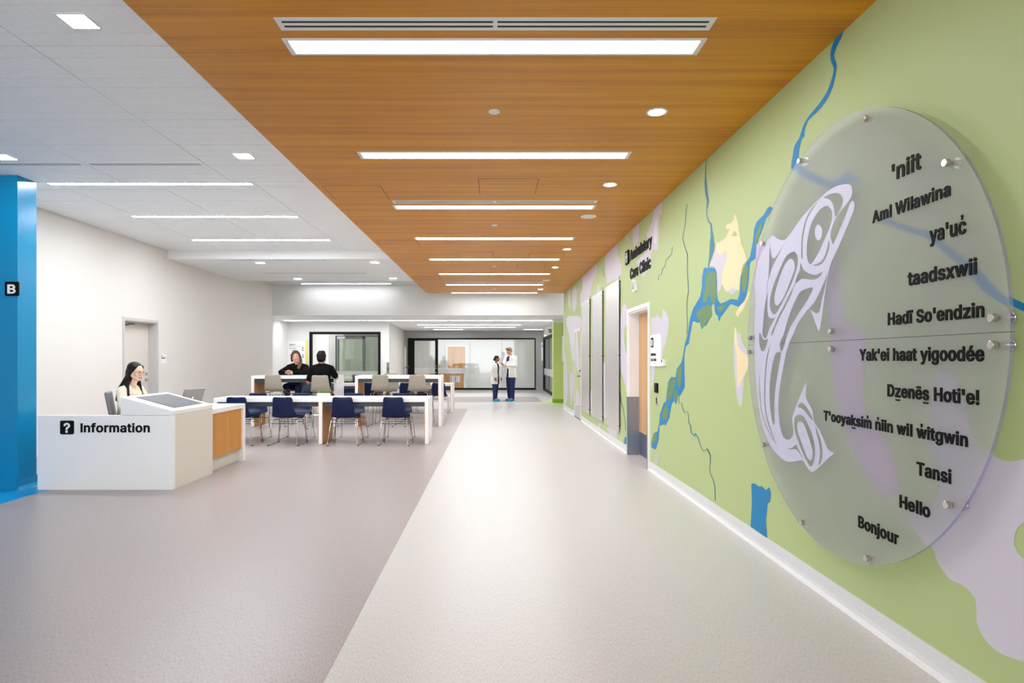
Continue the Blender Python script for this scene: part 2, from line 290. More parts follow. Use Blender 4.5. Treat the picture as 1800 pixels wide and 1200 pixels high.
GLYPHS = {
    '!': (224, [[83,-28,112,-28,133,-19,157,3,167,28,167,54,157,79,136,100,126,105,112,110,85,110,60,100,39,79,29,54,29,28,38,6,60,-18],[62,136,131,136,144,142,150,149,152,157,156,512,150,525,143,531,135,533,60,533,47,527,41,520,39,512,43,157,49,144,56,138]]),
    "'": (234, [[73,294,131,294,144,300,151,312,160,512,154,525,142,532,67,533,54,527,47,515,46,494,54,315,60,302,67,296]]),
    '1': (481, [[71,-24,394,-24,407,-18,413,-9,415,-3,415,58,413,66,407,73,394,79,302,79,300,81,300,512,294,525,285,531,279,533,194,533,186,531,73,448,64,436,62,430,62,355,68,342,75,337,81,335,91,334,98,337,181,398,187,401,188,400,188,80,73,79,60,73,54,66,52,58,52,-3,58,-16,65,-22]]),
    '?': (386, [[149,-28,177,-28,199,-19,223,3,232,27,233,49,224,76,202,100,177,110,151,110,125,100,105,79,99,68,95,55,94,34,97,20,102,9,121,-15,134,-22],[127,128,197,128,210,134,216,141,218,148,219,181,229,209,239,221,287,254,314,280,328,301,335,315,342,336,348,369,347,406,336,445,328,461,314,482,287,507,259,523,235,532,197,539,165,540,130,534,93,521,61,501,39,480,19,448,9,422,4,397,3,375,9,362,16,356,24,354,95,354,103,356,114,367,122,404,131,419,147,430,157,434,179,437,201,433,220,424,233,404,237,391,237,375,231,357,223,342,207,326,160,295,135,269,120,242,110,206,108,149,114,136,121,130]]),
    'A': (508, [[11,-24,88,-24,101,-18,108,-8,151,114,154,118,326,118,372,-8,379,-18,392,-24,466,-24,475,-21,484,-11,487,5,481,21,299,517,295,524,287,531,279,533,198,533,189,530,178,519,-7,7,-8,-4,-5,-11,4,-21],[190,223,239,370,289,224]]),
    'B': (484, [[55,-24,264,-24,306,-20,339,-10,372,6,394,21,408,35,422,57,430,73,441,112,442,149,438,178,430,201,415,229,391,255,373,268,391,284,401,297,409,310,416,327,422,363,422,386,419,410,404,450,389,473,362,499,339,513,303,526,257,533,57,533,48,530,38,520,36,512,36,-3,42,-16,49,-22],[150,81,150,207,249,207,277,203,294,196,309,187,317,178,326,161,331,144,329,122,320,104,303,92,267,82],[150,309,150,428,239,428,259,426,276,422,287,417,297,411,302,403,310,383,311,363,307,349,301,338,287,324,270,315,248,310]]),
    'C': (538, [[254,-31,303,-29,342,-20,367,-11,385,-2,419,20,446,45,473,86,486,116,497,155,495,171,489,178,479,183,405,184,399,182,392,178,386,169,377,144,366,123,353,108,336,96,315,86,276,77,245,79,229,83,207,92,182,107,171,118,155,142,140,175,133,199,129,226,127,255,133,309,147,352,159,373,168,387,182,401,201,413,215,421,226,425,258,431,288,430,315,423,336,413,359,395,367,383,379,361,386,339,392,330,405,324,476,324,489,330,496,342,497,353,492,375,481,405,470,428,445,464,425,484,395,505,367,520,324,534,280,540,230,538,198,531,167,520,140,506,109,484,83,458,61,426,48,403,36,375,23,329,18,299,16,267,18,209,24,174,33,142,49,103,83,50,113,21,140,3,167,-11,205,-24,230,-29]]),
    'D': (530, [[55,-24,250,-23,296,-16,323,-8,361,9,393,30,420,56,438,79,454,107,471,148,479,176,484,210,486,268,484,300,479,334,465,378,453,405,439,431,422,452,405,469,363,500,337,513,316,520,289,527,255,532,57,533,48,530,38,520,36,512,36,-3,42,-16,49,-22],[150,81,149,427,235,427,270,422,287,416,308,406,325,395,334,386,350,362,364,331,374,281,375,247,369,198,364,179,357,161,345,137,325,115,306,103,286,93,240,82]]),
    'H': (545, [[55,-24,128,-24,141,-18,147,-9,149,-3,149,206,151,208,367,207,368,-3,370,-11,380,-21,389,-24,460,-24,468,-22,475,-16,481,-3,481,512,479,520,473,527,460,533,389,533,380,530,370,520,368,512,368,315,366,313,150,313,149,512,147,520,137,530,128,533,57,533,49,531,42,525,36,512,36,-3,42,-16,49,-22]]),
    'I': (204,[[46,-24,158,-24,158,533,46,533]]),
    'L': (421, [[55,-24,364,-24,377,-18,383,-11,385,-3,385,60,379,73,370,79,364,81,149,82,149,512,143,525,136,531,128,533,57,533,44,527,38,520,36,512,36,-3,42,-16,49,-22]]),
    'S': (475, [[206,-33,258,-32,283,-28,317,-18,356,0,377,16,392,31,408,54,418,71,427,95,432,125,430,170,419,204,400,233,376,256,346,274,324,285,280,300,214,318,172,334,156,343,146,353,143,360,140,375,142,390,146,400,157,414,182,427,199,432,224,435,243,433,274,425,298,410,310,388,315,367,328,356,334,354,404,354,413,357,423,367,425,375,423,402,409,443,395,466,368,494,344,510,324,521,280,535,236,540,218,540,181,536,145,527,109,510,77,487,53,458,43,441,34,417,29,398,28,385,30,343,39,314,50,294,74,267,98,250,118,238,141,228,183,214,257,193,284,183,312,166,318,154,322,139,320,128,314,114,303,98,287,88,274,82,238,74,212,74,175,82,150,95,141,104,134,118,126,146,120,155,113,159,107,161,35,161,22,155,16,148,14,140,17,110,32,67,46,43,74,13,98,-3,133,-19,172,-29]]),
    'T': (477, [[188,-24,260,-24,273,-18,279,-11,281,-3,281,427,420,428,429,431,438,440,441,449,441,512,438,521,428,531,420,533,29,533,20,530,10,520,8,512,8,449,11,440,21,430,29,428,169,427,169,-3,175,-16,182,-22]]),
    'W': (714, [[150,-24,233,-24,246,-18,252,-9,343,320,433,-9,439,-18,452,-24,533,-24,541,-22,548,-16,555,-1,693,501,693,515,686,527,673,533,600,533,587,527,581,518,493,176,404,513,401,521,392,530,383,533,303,533,290,527,284,518,194,179,104,518,98,527,85,533,13,533,5,531,-2,525,-8,512,-7,501,130,-1,137,-16,144,-22]]),
    'Y': (500, [[198,-24,271,-24,280,-21,290,-11,292,-3,293,201,476,497,479,504,478,514,473,525,466,531,458,533,378,533,365,527,357,516,236,319,115,516,107,527,94,533,13,533,4,530,-5,520,-8,504,-3,494,178,201,179,-3,185,-16,192,-22]]),
    'a': (417, [[146,-33,183,-32,211,-26,232,-18,253,-6,261,-18,274,-24,340,-24,353,-18,359,-11,361,-3,361,265,353,310,337,345,313,371,285,389,259,399,232,406,213,408,164,407,129,399,94,386,62,364,46,348,26,318,18,297,17,287,20,280,32,269,95,250,106,251,116,256,132,281,141,290,154,297,176,305,197,307,218,304,239,294,246,283,251,264,252,256,249,255,120,235,79,221,57,209,30,185,24,177,17,162,11,145,6,118,7,85,18,46,37,18,63,-6,84,-17,121,-29],[171,69,142,74,124,84,116,100,118,115,121,123,137,133,149,138,251,154,252,139,249,124,246,114,236,95,221,84,206,76,183,70]]),
    'b': (452, [[216,-32,257,-31,278,-26,306,-16,326,-5,347,11,364,28,381,54,392,74,403,104,413,154,413,224,403,274,390,307,381,325,363,349,330,379,304,393,257,407,207,408,168,398,138,381,138,512,136,520,126,530,117,533,47,532,35,525,29,512,30,-6,37,-18,50,-24,115,-24,128,-18,134,-11,137,-2,152,-12,169,-21,193,-29],[218,71,198,74,186,79,169,90,159,103,148,125,141,150,137,173,137,206,145,245,152,262,161,279,173,291,186,298,208,305,222,306,232,305,253,298,268,290,279,279,290,258,296,243,302,216,304,186,301,156,296,135,288,115,280,100,272,91,253,78,233,72]]),
    'c': (424, [[190,-32,228,-32,258,-27,288,-16,313,-3,333,11,355,33,374,64,387,97,385,113,372,124,309,141,295,139,286,133,282,126,274,107,260,88,240,77,223,72,201,71,183,74,170,79,151,93,137,114,128,136,122,163,120,189,123,219,128,240,137,262,151,283,170,297,194,305,205,306,221,305,243,298,258,290,265,283,285,246,292,240,300,238,308,238,371,255,380,261,385,271,385,285,373,315,350,349,332,367,307,383,287,393,268,400,231,408,177,407,151,401,123,391,85,367,57,338,46,322,33,299,19,261,11,212,10,177,16,128,27,91,47,51,61,33,85,9,107,-6,127,-16,155,-26,177,-31]]),
    'd': (452, [[179,-32,207,-32,235,-28,266,-16,288,-2,295,-16,302,-22,310,-24,375,-24,388,-18,394,-9,396,-3,396,512,390,525,381,531,375,533,308,533,299,530,289,520,287,512,287,380,270,391,256,398,219,408,168,407,121,393,95,379,59,346,35,307,25,283,15,250,11,224,10,172,15,128,33,74,44,54,61,28,81,8,98,-5,118,-16,147,-26,167,-31],[203,71,182,74,170,79,157,87,140,107,126,142,122,163,120,192,123,222,128,243,137,264,145,278,152,286,169,297,192,305,206,306,239,298,256,287,266,275,274,260,281,244,286,217,288,186,286,162,281,138,271,112,263,98,251,86,236,78,217,72]]),
    'e': (432, [[194,-32,225,-32,263,-27,295,-17,324,-2,341,11,358,28,375,53,388,85,389,95,386,102,381,109,369,115,311,129,303,129,290,123,283,113,271,92,251,78,230,72,211,70,199,71,177,77,163,83,152,90,143,99,133,116,128,128,125,144,374,145,387,151,393,158,395,166,395,210,392,247,377,297,360,331,349,346,336,359,304,383,281,394,259,402,228,408,175,407,153,402,121,390,84,367,63,346,46,324,34,302,16,250,11,221,10,170,11,153,16,127,27,91,47,51,61,33,85,9,107,-6,128,-16,157,-26,180,-31],[127,245,128,251,138,270,158,292,176,301,204,306,231,302,252,292,262,282,269,270,276,257,280,247,278,245]]),
    'f': (282, [[76,-24,145,-24,158,-18,165,-6,166,302,234,304,246,311,252,324,252,382,246,395,239,401,231,403,167,403,166,426,170,438,176,445,196,450,221,445,231,444,243,450,249,459,266,513,267,524,265,532,259,539,252,543,238,548,205,554,168,553,144,548,114,535,100,526,82,508,67,484,61,468,58,453,56,404,1,403,-10,397,-17,385,-18,324,-12,311,-5,305,3,303,55,303,57,301,57,-3,63,-16,70,-22]]),
    'g': (453, [[192,-175,221,-175,256,-171,301,-158,318,-149,341,-135,368,-107,382,-83,390,-61,396,-24,396,382,390,395,378,402,307,402,295,395,288,379,259,397,236,405,220,408,168,407,119,392,95,379,59,345,45,327,37,311,21,272,14,246,10,208,11,157,15,131,33,80,59,40,78,21,103,5,122,-5,152,-15,181,-19,218,-19,245,-13,273,-1,287,8,286,-23,281,-37,270,-54,255,-63,242,-68,225,-72,196,-73,166,-66,145,-55,117,-23,105,-17,89,-20,46,-44,36,-50,30,-58,27,-65,28,-75,35,-90,46,-108,80,-140,109,-156,130,-164,163,-172],[203,83,192,84,170,90,157,97,145,108,138,120,127,145,122,167,120,195,122,218,127,240,137,265,145,278,157,291,170,298,193,305,207,306,217,305,239,298,256,288,265,276,277,254,283,235,288,208,288,176,278,133,264,107,256,99,239,90,218,84]]),
    'h': (438, [[48,-24,117,-24,126,-21,136,-11,138,-3,138,238,140,248,148,271,161,289,187,301,211,305,234,301,253,290,262,277,271,251,272,-3,274,-11,284,-21,293,-24,360,-24,373,-18,379,-11,381,-3,381,255,377,290,363,331,350,353,326,378,299,394,269,404,240,408,202,407,164,396,138,383,138,512,132,525,125,531,117,533,50,533,37,527,31,520,29,512,29,-3,35,-16,42,-22]]),
    'i': (195, [[48,-24,117,-24,130,-18,136,-11,138,-3,138,382,132,395,125,401,117,403,50,403,37,397,31,390,29,382,29,-3,35,-16,42,-22],[75,419,97,420,120,428,140,448,146,460,150,471,149,498,144,511,137,523,127,533,112,542,91,548,77,548,63,545,55,542,43,535,23,511,17,490,19,467,23,456,29,446,50,426]]),
    'j': (195, [[-15,-167,27,-166,56,-159,80,-148,93,-140,116,-115,124,-100,135,-68,138,-42,138,382,132,395,125,401,117,403,50,403,37,397,31,390,29,382,29,-29,26,-47,20,-58,9,-62,-13,-63,-21,-65,-28,-71,-33,-81,-34,-146,-28,-159,-21,-165],[74,419,97,420,120,428,141,451,150,476,150,490,147,503,144,511,137,523,127,533,112,542,91,548,76,548,63,545,55,542,39,532,30,523,23,511,17,490,19,467,23,456,30,444,50,427]]),
    'k': (409, [[48,-24,117,-24,126,-21,136,-11,138,-3,138,128,150,142,154,140,272,-12,283,-22,291,-24,375,-24,388,-18,393,-11,396,-4,396,5,393,13,234,214,378,362,384,374,381,390,372,400,363,403,281,403,273,401,138,265,138,512,132,525,125,531,117,533,50,533,37,527,31,520,29,512,29,-3,35,-16,42,-22]]),
    'l': (204,[[46,-24,158,-24,158,533,46,533]]),
    'm': (638, [[48,-24,117,-24,126,-21,136,-11,138,-3,138,248,144,268,152,285,170,298,180,303,193,306,210,305,228,299,240,290,249,270,250,-3,252,-11,258,-18,271,-24,338,-24,347,-21,357,-11,359,-3,360,255,365,273,372,287,386,298,410,306,438,303,453,296,461,291,465,283,470,268,472,252,472,-3,474,-11,484,-21,493,-24,560,-24,573,-18,579,-11,581,-3,581,269,578,296,570,323,563,338,550,359,533,377,507,394,476,406,448,410,408,408,390,404,371,397,348,385,321,360,299,383,283,394,269,401,244,409,195,409,162,398,137,383,128,397,115,403,50,403,37,397,31,390,29,382,29,-3,35,-16,42,-22]]),
    'n': (438, [[48,-24,117,-24,126,-21,136,-11,138,-3,138,238,140,248,148,271,161,289,187,301,211,305,234,301,253,290,262,277,271,251,272,-3,274,-11,284,-21,293,-24,360,-24,369,-21,379,-11,381,-3,381,255,378,285,368,319,356,343,345,359,326,378,313,386,284,400,240,408,202,407,180,402,159,394,138,381,128,397,115,403,50,403,41,400,31,390,29,382,29,-3,35,-16,42,-22]]),
    'o': (443, [[190,-32,238,-31,260,-26,288,-16,309,-6,334,12,362,43,382,77,396,114,404,153,405,205,400,248,388,285,369,322,351,347,334,364,309,382,288,393,264,401,238,407,192,408,177,407,151,401,123,391,85,367,57,338,35,303,22,272,12,222,10,177,16,128,27,91,47,51,61,33,85,9,107,-6,127,-16,155,-26,177,-31],[200,71,183,74,170,79,151,93,140,108,131,127,128,137,123,156,120,189,123,219,128,240,137,262,147,278,157,289,170,297,194,305,210,306,221,305,245,297,263,285,269,278,279,260,287,240,293,213,295,185,292,156,285,129,278,114,265,93,245,79,238,76,214,71]]),
    'r': (287, [[48,-24,117,-24,126,-21,136,-11,138,-3,138,245,141,256,151,278,160,287,171,293,192,300,208,302,246,298,254,300,261,306,267,319,267,387,264,396,254,406,246,408,224,409,191,408,154,396,136,386,128,397,115,403,50,403,41,400,31,390,29,382,29,-3,35,-16,42,-22]]),
    's': (393, [[168,-32,211,-31,239,-26,270,-16,303,3,325,24,343,51,352,78,355,95,354,130,346,154,335,175,309,201,285,216,272,221,237,232,164,251,145,259,136,267,134,282,135,287,142,295,163,305,185,309,213,304,228,297,238,283,249,262,257,255,265,253,273,253,328,266,340,272,345,279,348,286,347,296,336,326,317,356,301,372,277,388,264,394,246,401,212,408,161,408,149,406,121,399,90,385,70,372,47,349,41,339,28,312,23,285,24,250,32,225,50,196,70,178,92,165,115,155,225,125,237,119,241,112,243,99,236,86,215,75,184,69,153,74,135,82,126,93,117,117,113,122,105,129,97,131,89,131,32,118,20,112,14,105,12,89,23,51,44,21,59,6,79,-7,102,-19,128,-27]]),
    't': (255, [[152,-28,186,-28,212,-24,228,-17,235,-9,237,-1,237,7,227,55,224,63,220,70,213,76,205,78,172,74,157,77,153,82,150,99,150,302,207,303,215,305,222,311,228,324,228,382,222,395,210,402,151,404,150,474,147,483,138,492,129,495,62,495,49,489,43,482,41,474,40,404,1,403,-10,397,-16,390,-18,382,-18,324,-12,311,-3,305,3,303,39,303,41,301,41,85,44,64,55,31,68,11,79,0,97,-12,121,-22,140,-27]]),
    'u': (438, [[168,-29,196,-29,226,-24,250,-15,273,-2,281,-17,287,-22,295,-24,360,-24,369,-21,379,-11,381,-3,381,382,378,391,368,401,360,403,293,403,284,400,274,390,272,382,272,152,269,127,258,104,247,90,224,78,202,74,174,79,161,86,149,101,143,113,140,123,138,141,138,382,136,390,126,400,117,403,50,403,41,400,31,390,29,382,29,125,32,96,38,72,47,49,57,32,84,2,105,-11,118,-17,141,-25]]),
    'v': (417, [[158,-24,229,-24,238,-21,249,-10,394,372,395,383,392,390,382,401,374,403,302,403,293,400,283,390,195,146,107,387,103,394,95,401,87,403,14,403,5,400,-4,390,-7,383,-4,366,139,-5,147,-18]]),
    'w': (595, [[133,-24,202,-24,215,-18,221,-9,284,207,347,-12,356,-21,365,-24,432,-24,445,-18,451,-9,456,5,568,371,569,382,563,395,556,401,548,403,477,403,469,401,462,395,455,380,397,175,348,355,337,391,328,400,319,403,249,403,241,401,231,391,227,380,170,175,112,380,108,391,99,400,90,403,20,403,7,397,1,390,-1,382,-1,374,3,361,115,-7,122,-18]]),
    'x': (407, [[16,-24,94,-24,103,-21,114,-10,189,104,264,-10,276,-22,284,-24,361,-24,369,-22,376,-16,382,-4,379,12,254,191,373,367,376,383,373,390,368,397,355,403,279,403,271,401,259,389,190,284,123,389,111,401,103,403,26,403,18,401,11,395,5,383,8,367,125,195,0,12,-3,5,0,-11,5,-18]]),
    'y': (417, [[69,-169,117,-168,153,-156,176,-142,195,-124,217,-88,391,363,394,373,394,384,389,395,382,401,374,403,302,403,293,400,283,390,195,146,107,387,103,394,95,401,87,403,14,403,5,400,-4,390,-7,374,-3,363,137,-1,124,-36,117,-50,110,-60,102,-64,93,-66,58,-62,45,-68,39,-77,23,-134,25,-148,29,-155,38,-161]]),
    'z': (408, [[37,-24,342,-24,351,-21,360,-12,363,-3,363,59,360,68,350,78,342,80,173,81,355,319,357,327,357,382,354,391,345,400,336,403,45,403,36,400,27,391,24,382,24,320,27,311,37,301,45,299,206,298,20,58,18,50,18,-3,24,-16,31,-22]]),
    'é': (432, [[194,-32,225,-32,254,-29,281,-22,308,-11,341,11,358,28,375,53,388,85,389,95,386,102,374,113,311,129,303,129,290,123,283,113,271,92,251,78,230,72,211,70,189,73,163,83,143,99,132,118,124,143,126,145,374,145,387,151,393,160,395,166,395,210,392,247,377,297,363,325,349,346,336,359,304,383,274,397,238,407,250,419,314,517,317,533,314,540,305,550,296,553,222,553,214,551,206,544,198,529,154,436,153,425,156,418,168,406,138,397,112,385,84,367,63,346,46,324,33,300,21,268,14,242,10,204,11,153,24,98,33,77,46,54,61,33,85,9,107,-6,128,-16,157,-26,180,-31],[127,245,128,251,138,270,158,292,176,301,204,306,231,302,252,292,262,282,269,270,276,257,280,247,278,245]]),
    'ï': (195, [[48,-24,117,-24,130,-18,136,-11,138,-3,138,382,132,395,125,401,117,403,50,403,37,397,31,390,29,382,29,-3,35,-16,42,-22],[3,419,25,420,47,428,67,448,76,471,76,495,67,518,47,538,24,547,0,547,-23,538,-37,526,-48,511,-53,490,-51,467,-47,456,-40,444,-20,427],[147,419,169,420,186,426,195,431,214,456,220,476,220,490,217,503,208,521,188,539,168,547,144,547,120,538,107,526,96,511,91,490,93,467,97,456,104,444,123,426]]),
    'ē': (432, [[194,-32,225,-32,263,-27,295,-17,324,-2,341,11,358,28,375,53,388,85,389,95,386,102,381,109,369,115,311,129,303,129,290,123,283,113,271,92,251,78,230,72,211,70,199,71,177,77,163,83,152,90,143,99,133,116,128,128,125,144,374,145,387,151,393,158,395,166,395,210,392,247,377,297,360,331,349,346,336,359,304,383,281,394,259,402,228,408,175,407,153,402,121,390,84,367,63,346,46,324,34,302,16,250,11,221,10,170,11,153,16,127,27,91,47,51,61,33,85,9,107,-6,128,-16,157,-26,180,-31],[127,245,128,251,138,270,158,292,176,301,204,306,231,302,252,292,262,282,269,270,276,257,280,247,278,245],[104,434,301,434,307,436,316,442,322,455,322,509,320,515,314,524,301,530,106,530,100,528,91,522,85,509,85,455,91,442,98,436]]),
}
GLYPH_CAP = 557
def sarea(l): return 0.5 * sum(a[0] * b[1] - b[0] * a[1] for a, b in zip(l, l[1:] + l[:1]))
def inside(p, l):
    c = False
    for a, b in zip(l, l[1:] + l[:1]):
        if (a[1] > p[1]) != (b[1] > p[1]) and p[0] < (b[0] - a[0]) * (p[1] - a[1]) / (b[1] - a[1]) + a[0]: c = not c
    return c
GC = {}
def glyph(ch):
    """(advance, verts, faces) of one letter as a solid of thickness -1..1, unit em"""
    if ch not in GC:
        adv, raw = GLYPHS[ch]; loops = [[(l[k] / 1000, l[k + 1] / 1000) for k in range(0, len(l), 2)] for l in raw]
        vs, fs = [], []
        for l in loops:
            if sarea(l) < 0: continue
            a, b = curve_fill([l] + [h for h in loops if sarea(h) < 0 and inside(h[0], l)], 1.0); o = len(vs); vs += a; fs += [tuple(i + o for i in f) for f in b]
        GC[ch] = (adv / 1000, vs, fs)
    return GC[ch]
def text_obj(name, body, m, parent, origin, ex, ey, width, cap, depth=0.004, bold=0.014, marks=()):
    """lettering laid from origin along ex (reading) and ey (up), stretched to a width and a capital height; one part for each word"""
    x = 0.0; words = [[]]; spans = []
    for ch in body:
        if ch == ' ': x += 0.22; words.append([]); spans.append((x, x)); continue
        adv, vs, fs = glyph(ch); words[-1].append((len(spans), x, vs, fs)); spans.append((x + min(v[0] for v in vs), x + max(v[0] for v in vs))); x += adv
    x0, x1 = spans[0][0], spans[-1][1]; sx = width / (x1 - x0); sy = cap / (GLYPH_CAP / 1000)
    ex, ey, o = Vector(ex), Vector(ey), Vector(origin); n = ex.cross(ey); last = None
    for wd in words:
        mb = MB()
        for idx, lx, vs, fs in wd:
            mb.add([o + ex * ((v[0] + lx - x0) * sx) + ey * (v[1] * sy) + n * ((v[2] + 1) * depth / 2) for v in vs], fs)
            for pos, kind in marks:               # accents: a bar below or a comma above the letter
                if pos != idx: continue
                a, b = spans[idx]; xm = (a + b) / 2; hw = 0.13
                if kind == 'below': q = [(xm - hw, -0.17), (xm + hw, -0.17), (xm + hw, -0.105), (xm - hw, -0.105)]
                else: q = [(xm - 0.045, 0.62), (xm + 0.05, 0.62), (xm + 0.05, 0.54), (xm + 0.0, 0.45), (xm - 0.045, 0.47), (xm + 0.0, 0.54), (xm - 0.045, 0.54)]
                nq = len(q); pts = [o + ex * ((p[0] - x0) * sx) + ey * (p[1] * sy) for p in q]
                mb.add(pts + [p + n * depth for p in pts], [tuple(range(nq - 1, -1, -1)), tuple(range(nq, 2 * nq))] + [(i, (i + 1) % nq, nq + (i + 1) % nq, nq + i) for i in range(nq)])
        last = mb.build(name, m, parent)
    return last

# ================================================================ FLOOR
floor = struct('floor', MB().box(-9.5, 4.5, YB, 33.0, -0.12, 0.0), 'floor_light')
def slab(name, m, pts, z=0.0015, parent=floor, label=None):
    o = MB().prism(pts, 'z', -0.001, z).build(name, m, parent)
    if label: o['label'] = label
    return o
slab('floor_inlay', 'floor_mauve', [(-4.75, YB), (-0.74, YB), (-0.74, 17.62), (-9.4, 17.62), (-9.4, 6.9), (-4.75, 6.9)], label='mauve grey vinyl flooring')
slab('floor_inlay', 'floor_mauve', [(-7.0, 20.3), (1.55, 20.3), (1.55, 23.1), (-7.0, 23.1)], label='mauve grey band across the far hall')
slab('floor_inlay', 'floor_mauve', [(-7.0, 25.6), (2.1, 25.6), (2.1, 28.2), (-7.0, 28.2)], label='floor shade before the far glazing, coloured in as a mauve grey strip')  # shaded floor at the far wall, put in as a darker colour
slab('floor_inlay', 'floor_blue', [(-9.4, YB), (-4.75, YB), (-4.75, 6.9), (-9.4, 6.9)], label='blue vinyl flooring')
slab('floor_inlay', 'column_green', [(1.45, 19.3), (2.6, 19.3), (2.6, 20.3), (1.75, 20.6), (1.4, 19.9)], 0.002, label='green vinyl flooring')

# ================================================================ WALLS
D0, D1, DZ = 8.0, 9.2, 2.06            # clinic door opening in the mural wall
wr = MB().box(XW, XW + 0.16, YB, D0, 0, 3.7).box(XW, XW + 0.16, D1, 17.75, 0, 3.7).box(XW, XW + 0.16, D0, D1, DZ, 3.7)
wall_right = struct('wall_right', wr, 'mural_green')
struct('baseboard_right', MB().prism([(XW, 0.0), (XW - 0.03, 0.0), (XW - 0.012, 0.022), (XW - 0.007, 0.045), (XW - 0.007, 0.112), (XW, 0.112)], 'y', YB, D0 - 0.055), 'base_white')
tag(MB().prism([(XW, 0.0), (XW - 0.03, 0.0), (XW - 0.012, 0.022), (XW - 0.007, 0.045), (XW - 0.007, 0.112), (XW, 0.112)], 'y', D1 + 0.055, 14.2).build('baseboard_right', 'base_white'), kind='structure')
tag(MB().prism([(XW, 0.0), (XW - 0.03, 0.0), (XW - 0.012, 0.022), (XW - 0.007, 0.045), (XW - 0.007, 0.112), (XW, 0.112)], 'y', 15.42, 17.75).build('baseboard_right', 'base_white'), kind='structure')
struct('wall_right_end', MB().box(XW, 2.75, 17.72, 17.9, 0, 3.7), 'wall_white')
L0, L1, LZ = 10.95, 12.0, 2.07         # staff door opening in the left wall
wl = MB().box(XL - 0.2, XL, 6.9, L0, 0, 3.7).box(XL - 0.2, XL, L1, YS + 0.02, 0, 3.7).box(XL - 0.2, XL, L0, L1, LZ, 3.7)
struct('wall_left', wl, 'wall_beige')
struct('wall_left_front', MB().box(-9.5, -9.3, YB, 7.0, 0, 3.7), 'wall_white')
col = struct('wall_column', MB().box(-9.3, -5.09, 6.74, 7.02, 0, ZA + 0.03), 'column_blue')
MB().prism([(-5.09, 0.0), (-5.055, 0.0), (-5.082, 0.03), (-5.086, 0.11), (-5.09, 0.11)], 'y', 6.72, 7.04).build('base_cove', 'column_blue', col)
MB().prism([(6.74, 0.0), (6.705, 0.0), (6.732, 0.03), (6.736, 0.11), (6.74, 0.11)], 'x', -9.3, -5.075).build('base_cove', 'column_blue', col)
struct('wall_soffit', MB().box(-7.3, 2.75, YS, YS + 0.25, ZS, 3.75), 'wall_white')
# hall behind the bulkhead
struct('wall_hall_left', MB().box(-7.3, -7.1, YS - 0.02, 21.7, 0, 2.75), 'wall_white')
YG = 21.7
wx0, wx1, wz1 = (544 - U0) * YG / F, (669 - U0) * YG / F, H + (V0 - 583) * YG / F
wz0 = 0.06
ww = MB().box(-7.3, wx0, YG, YG + 0.2, 0, 2.75).box(wx1, -3.62, YG, YG + 0.2, 0, 2.75).box(wx0, wx1, YG, YG + 0.2, wz1, 2.75).box(wx0, wx1, YG, YG + 0.2, 0, wz0)
struct('wall_window', ww, 'wall_white')
struct('wall_angled', MB().prism([(-3.62, YG), (-4.04, YF), (-4.24, YF), (-3.82, YG + 0.05)], 'z', 0, 2.75), 'wall_beige')
# far grey wall with a glazed opening
gx0, gx1, gz1 = (717 - U0) * YF / F, (941.5 - U0) * YF / F, H + (V0 - 594) * YF / F
gz0 = 0.02
wf = MB().box(-4.3, gx0, YF, YF + 0.2, 0, 2.75).box(gx1, 2.5, YF, YF + 0.2, 0, 2.75).box(gx0, gx1, YF, YF + 0.2, gz1, 2.75)
struct('wall_far', wf, 'wall_grey')
XR = 2.19
struct('wall_hall_right', MB().box(XR, XR + 0.2, 23.2, 28.3, 2.33, 2.75).box(XR, XR + 0.2, 28.05, 28.3, 0, 2.33).box(XR, XR + 0.2, 20.3, 23.2, 0, 2.75).box(XR + 0.5, XR + 0.7, 17.9, 20.0, 0, 2.75), 'wall_white')
wg = struct('wall_green', MB().box(1.86, 2.9, 19.9, 20.3, 0, 2.53), 'column_green')
MB().box(1.853, 2.9, 19.89, 20.307, 0, 0.125).build('base_cove', 'green_dark', wg)
struct('wall_green_header', MB().box(1.86, 2.9, 19.92, 20.3, 2.53, 2.75), 'wall_white')
# rooms seen through the two glazed openings
struct('wall_clinic_back', MB().box(-6.5, 4.4, 31.0, 31.2, 0, 3.0).box(-6.5, -6.3, YF + 0.2, 31.0, 0, 3.0).box(4.2, 4.4, YF + 0.2, 31.0, 0, 3.0), 'wall_white')
struct('wall_meeting_back', MB().box(-9.5, -4.3, 25.2, 25.4, 0, 3.0).box(-9.5, -9.3, YG + 0.2, 25.2, 0, 3.0), 'sage')
struct('wall_meeting_divider', MB().box(-6.9, -5.55, 23.2, 23.3, 0, 3.0), 'wall_white')
# outer hall right of the glazed door
struct('wall_outer', MB().box(4.3, 4.5, 17.9, 28.3, 0, 3.0), 'wall_white')

# ================================================================ CEILINGS
cl = MB().box(-9.5, -1.9, YB, 7.0, ZA + 0.012, 3.75)            # front field
cl.box(-9.5, -1.9, 7.0, 12.4, ZB + 0.012, 3.75)                 # raised field
cl.box(-9.5, -1.9, 12.4, 15.9, ZA + 0.012, 3.75)                # lower field before the bulkhead
cl.box(-9.5, 2.75, 17.8, YS, ZB, 3.75).box(-9.5, -1.9, 15.9, 17.8, ZB, 3.75)
ceiling = struct('ceiling', cl, 'grid_white')
MB().box(XL, -1.906, 12.388, 12.4, ZA - 0.004, ZB + 0.012).build('ceiling_step', 'paint_white', ceiling)
MB().box(-9.3, -1.906, 6.99, 7.002, ZA - 0.004, ZB + 0.012).build('ceiling_step', 'paint_white', ceiling)
MB().box(XL, -1.906, 15.9, 15.912, ZA - 0.004, ZB).build('ceiling_step', 'paint_white', ceiling)
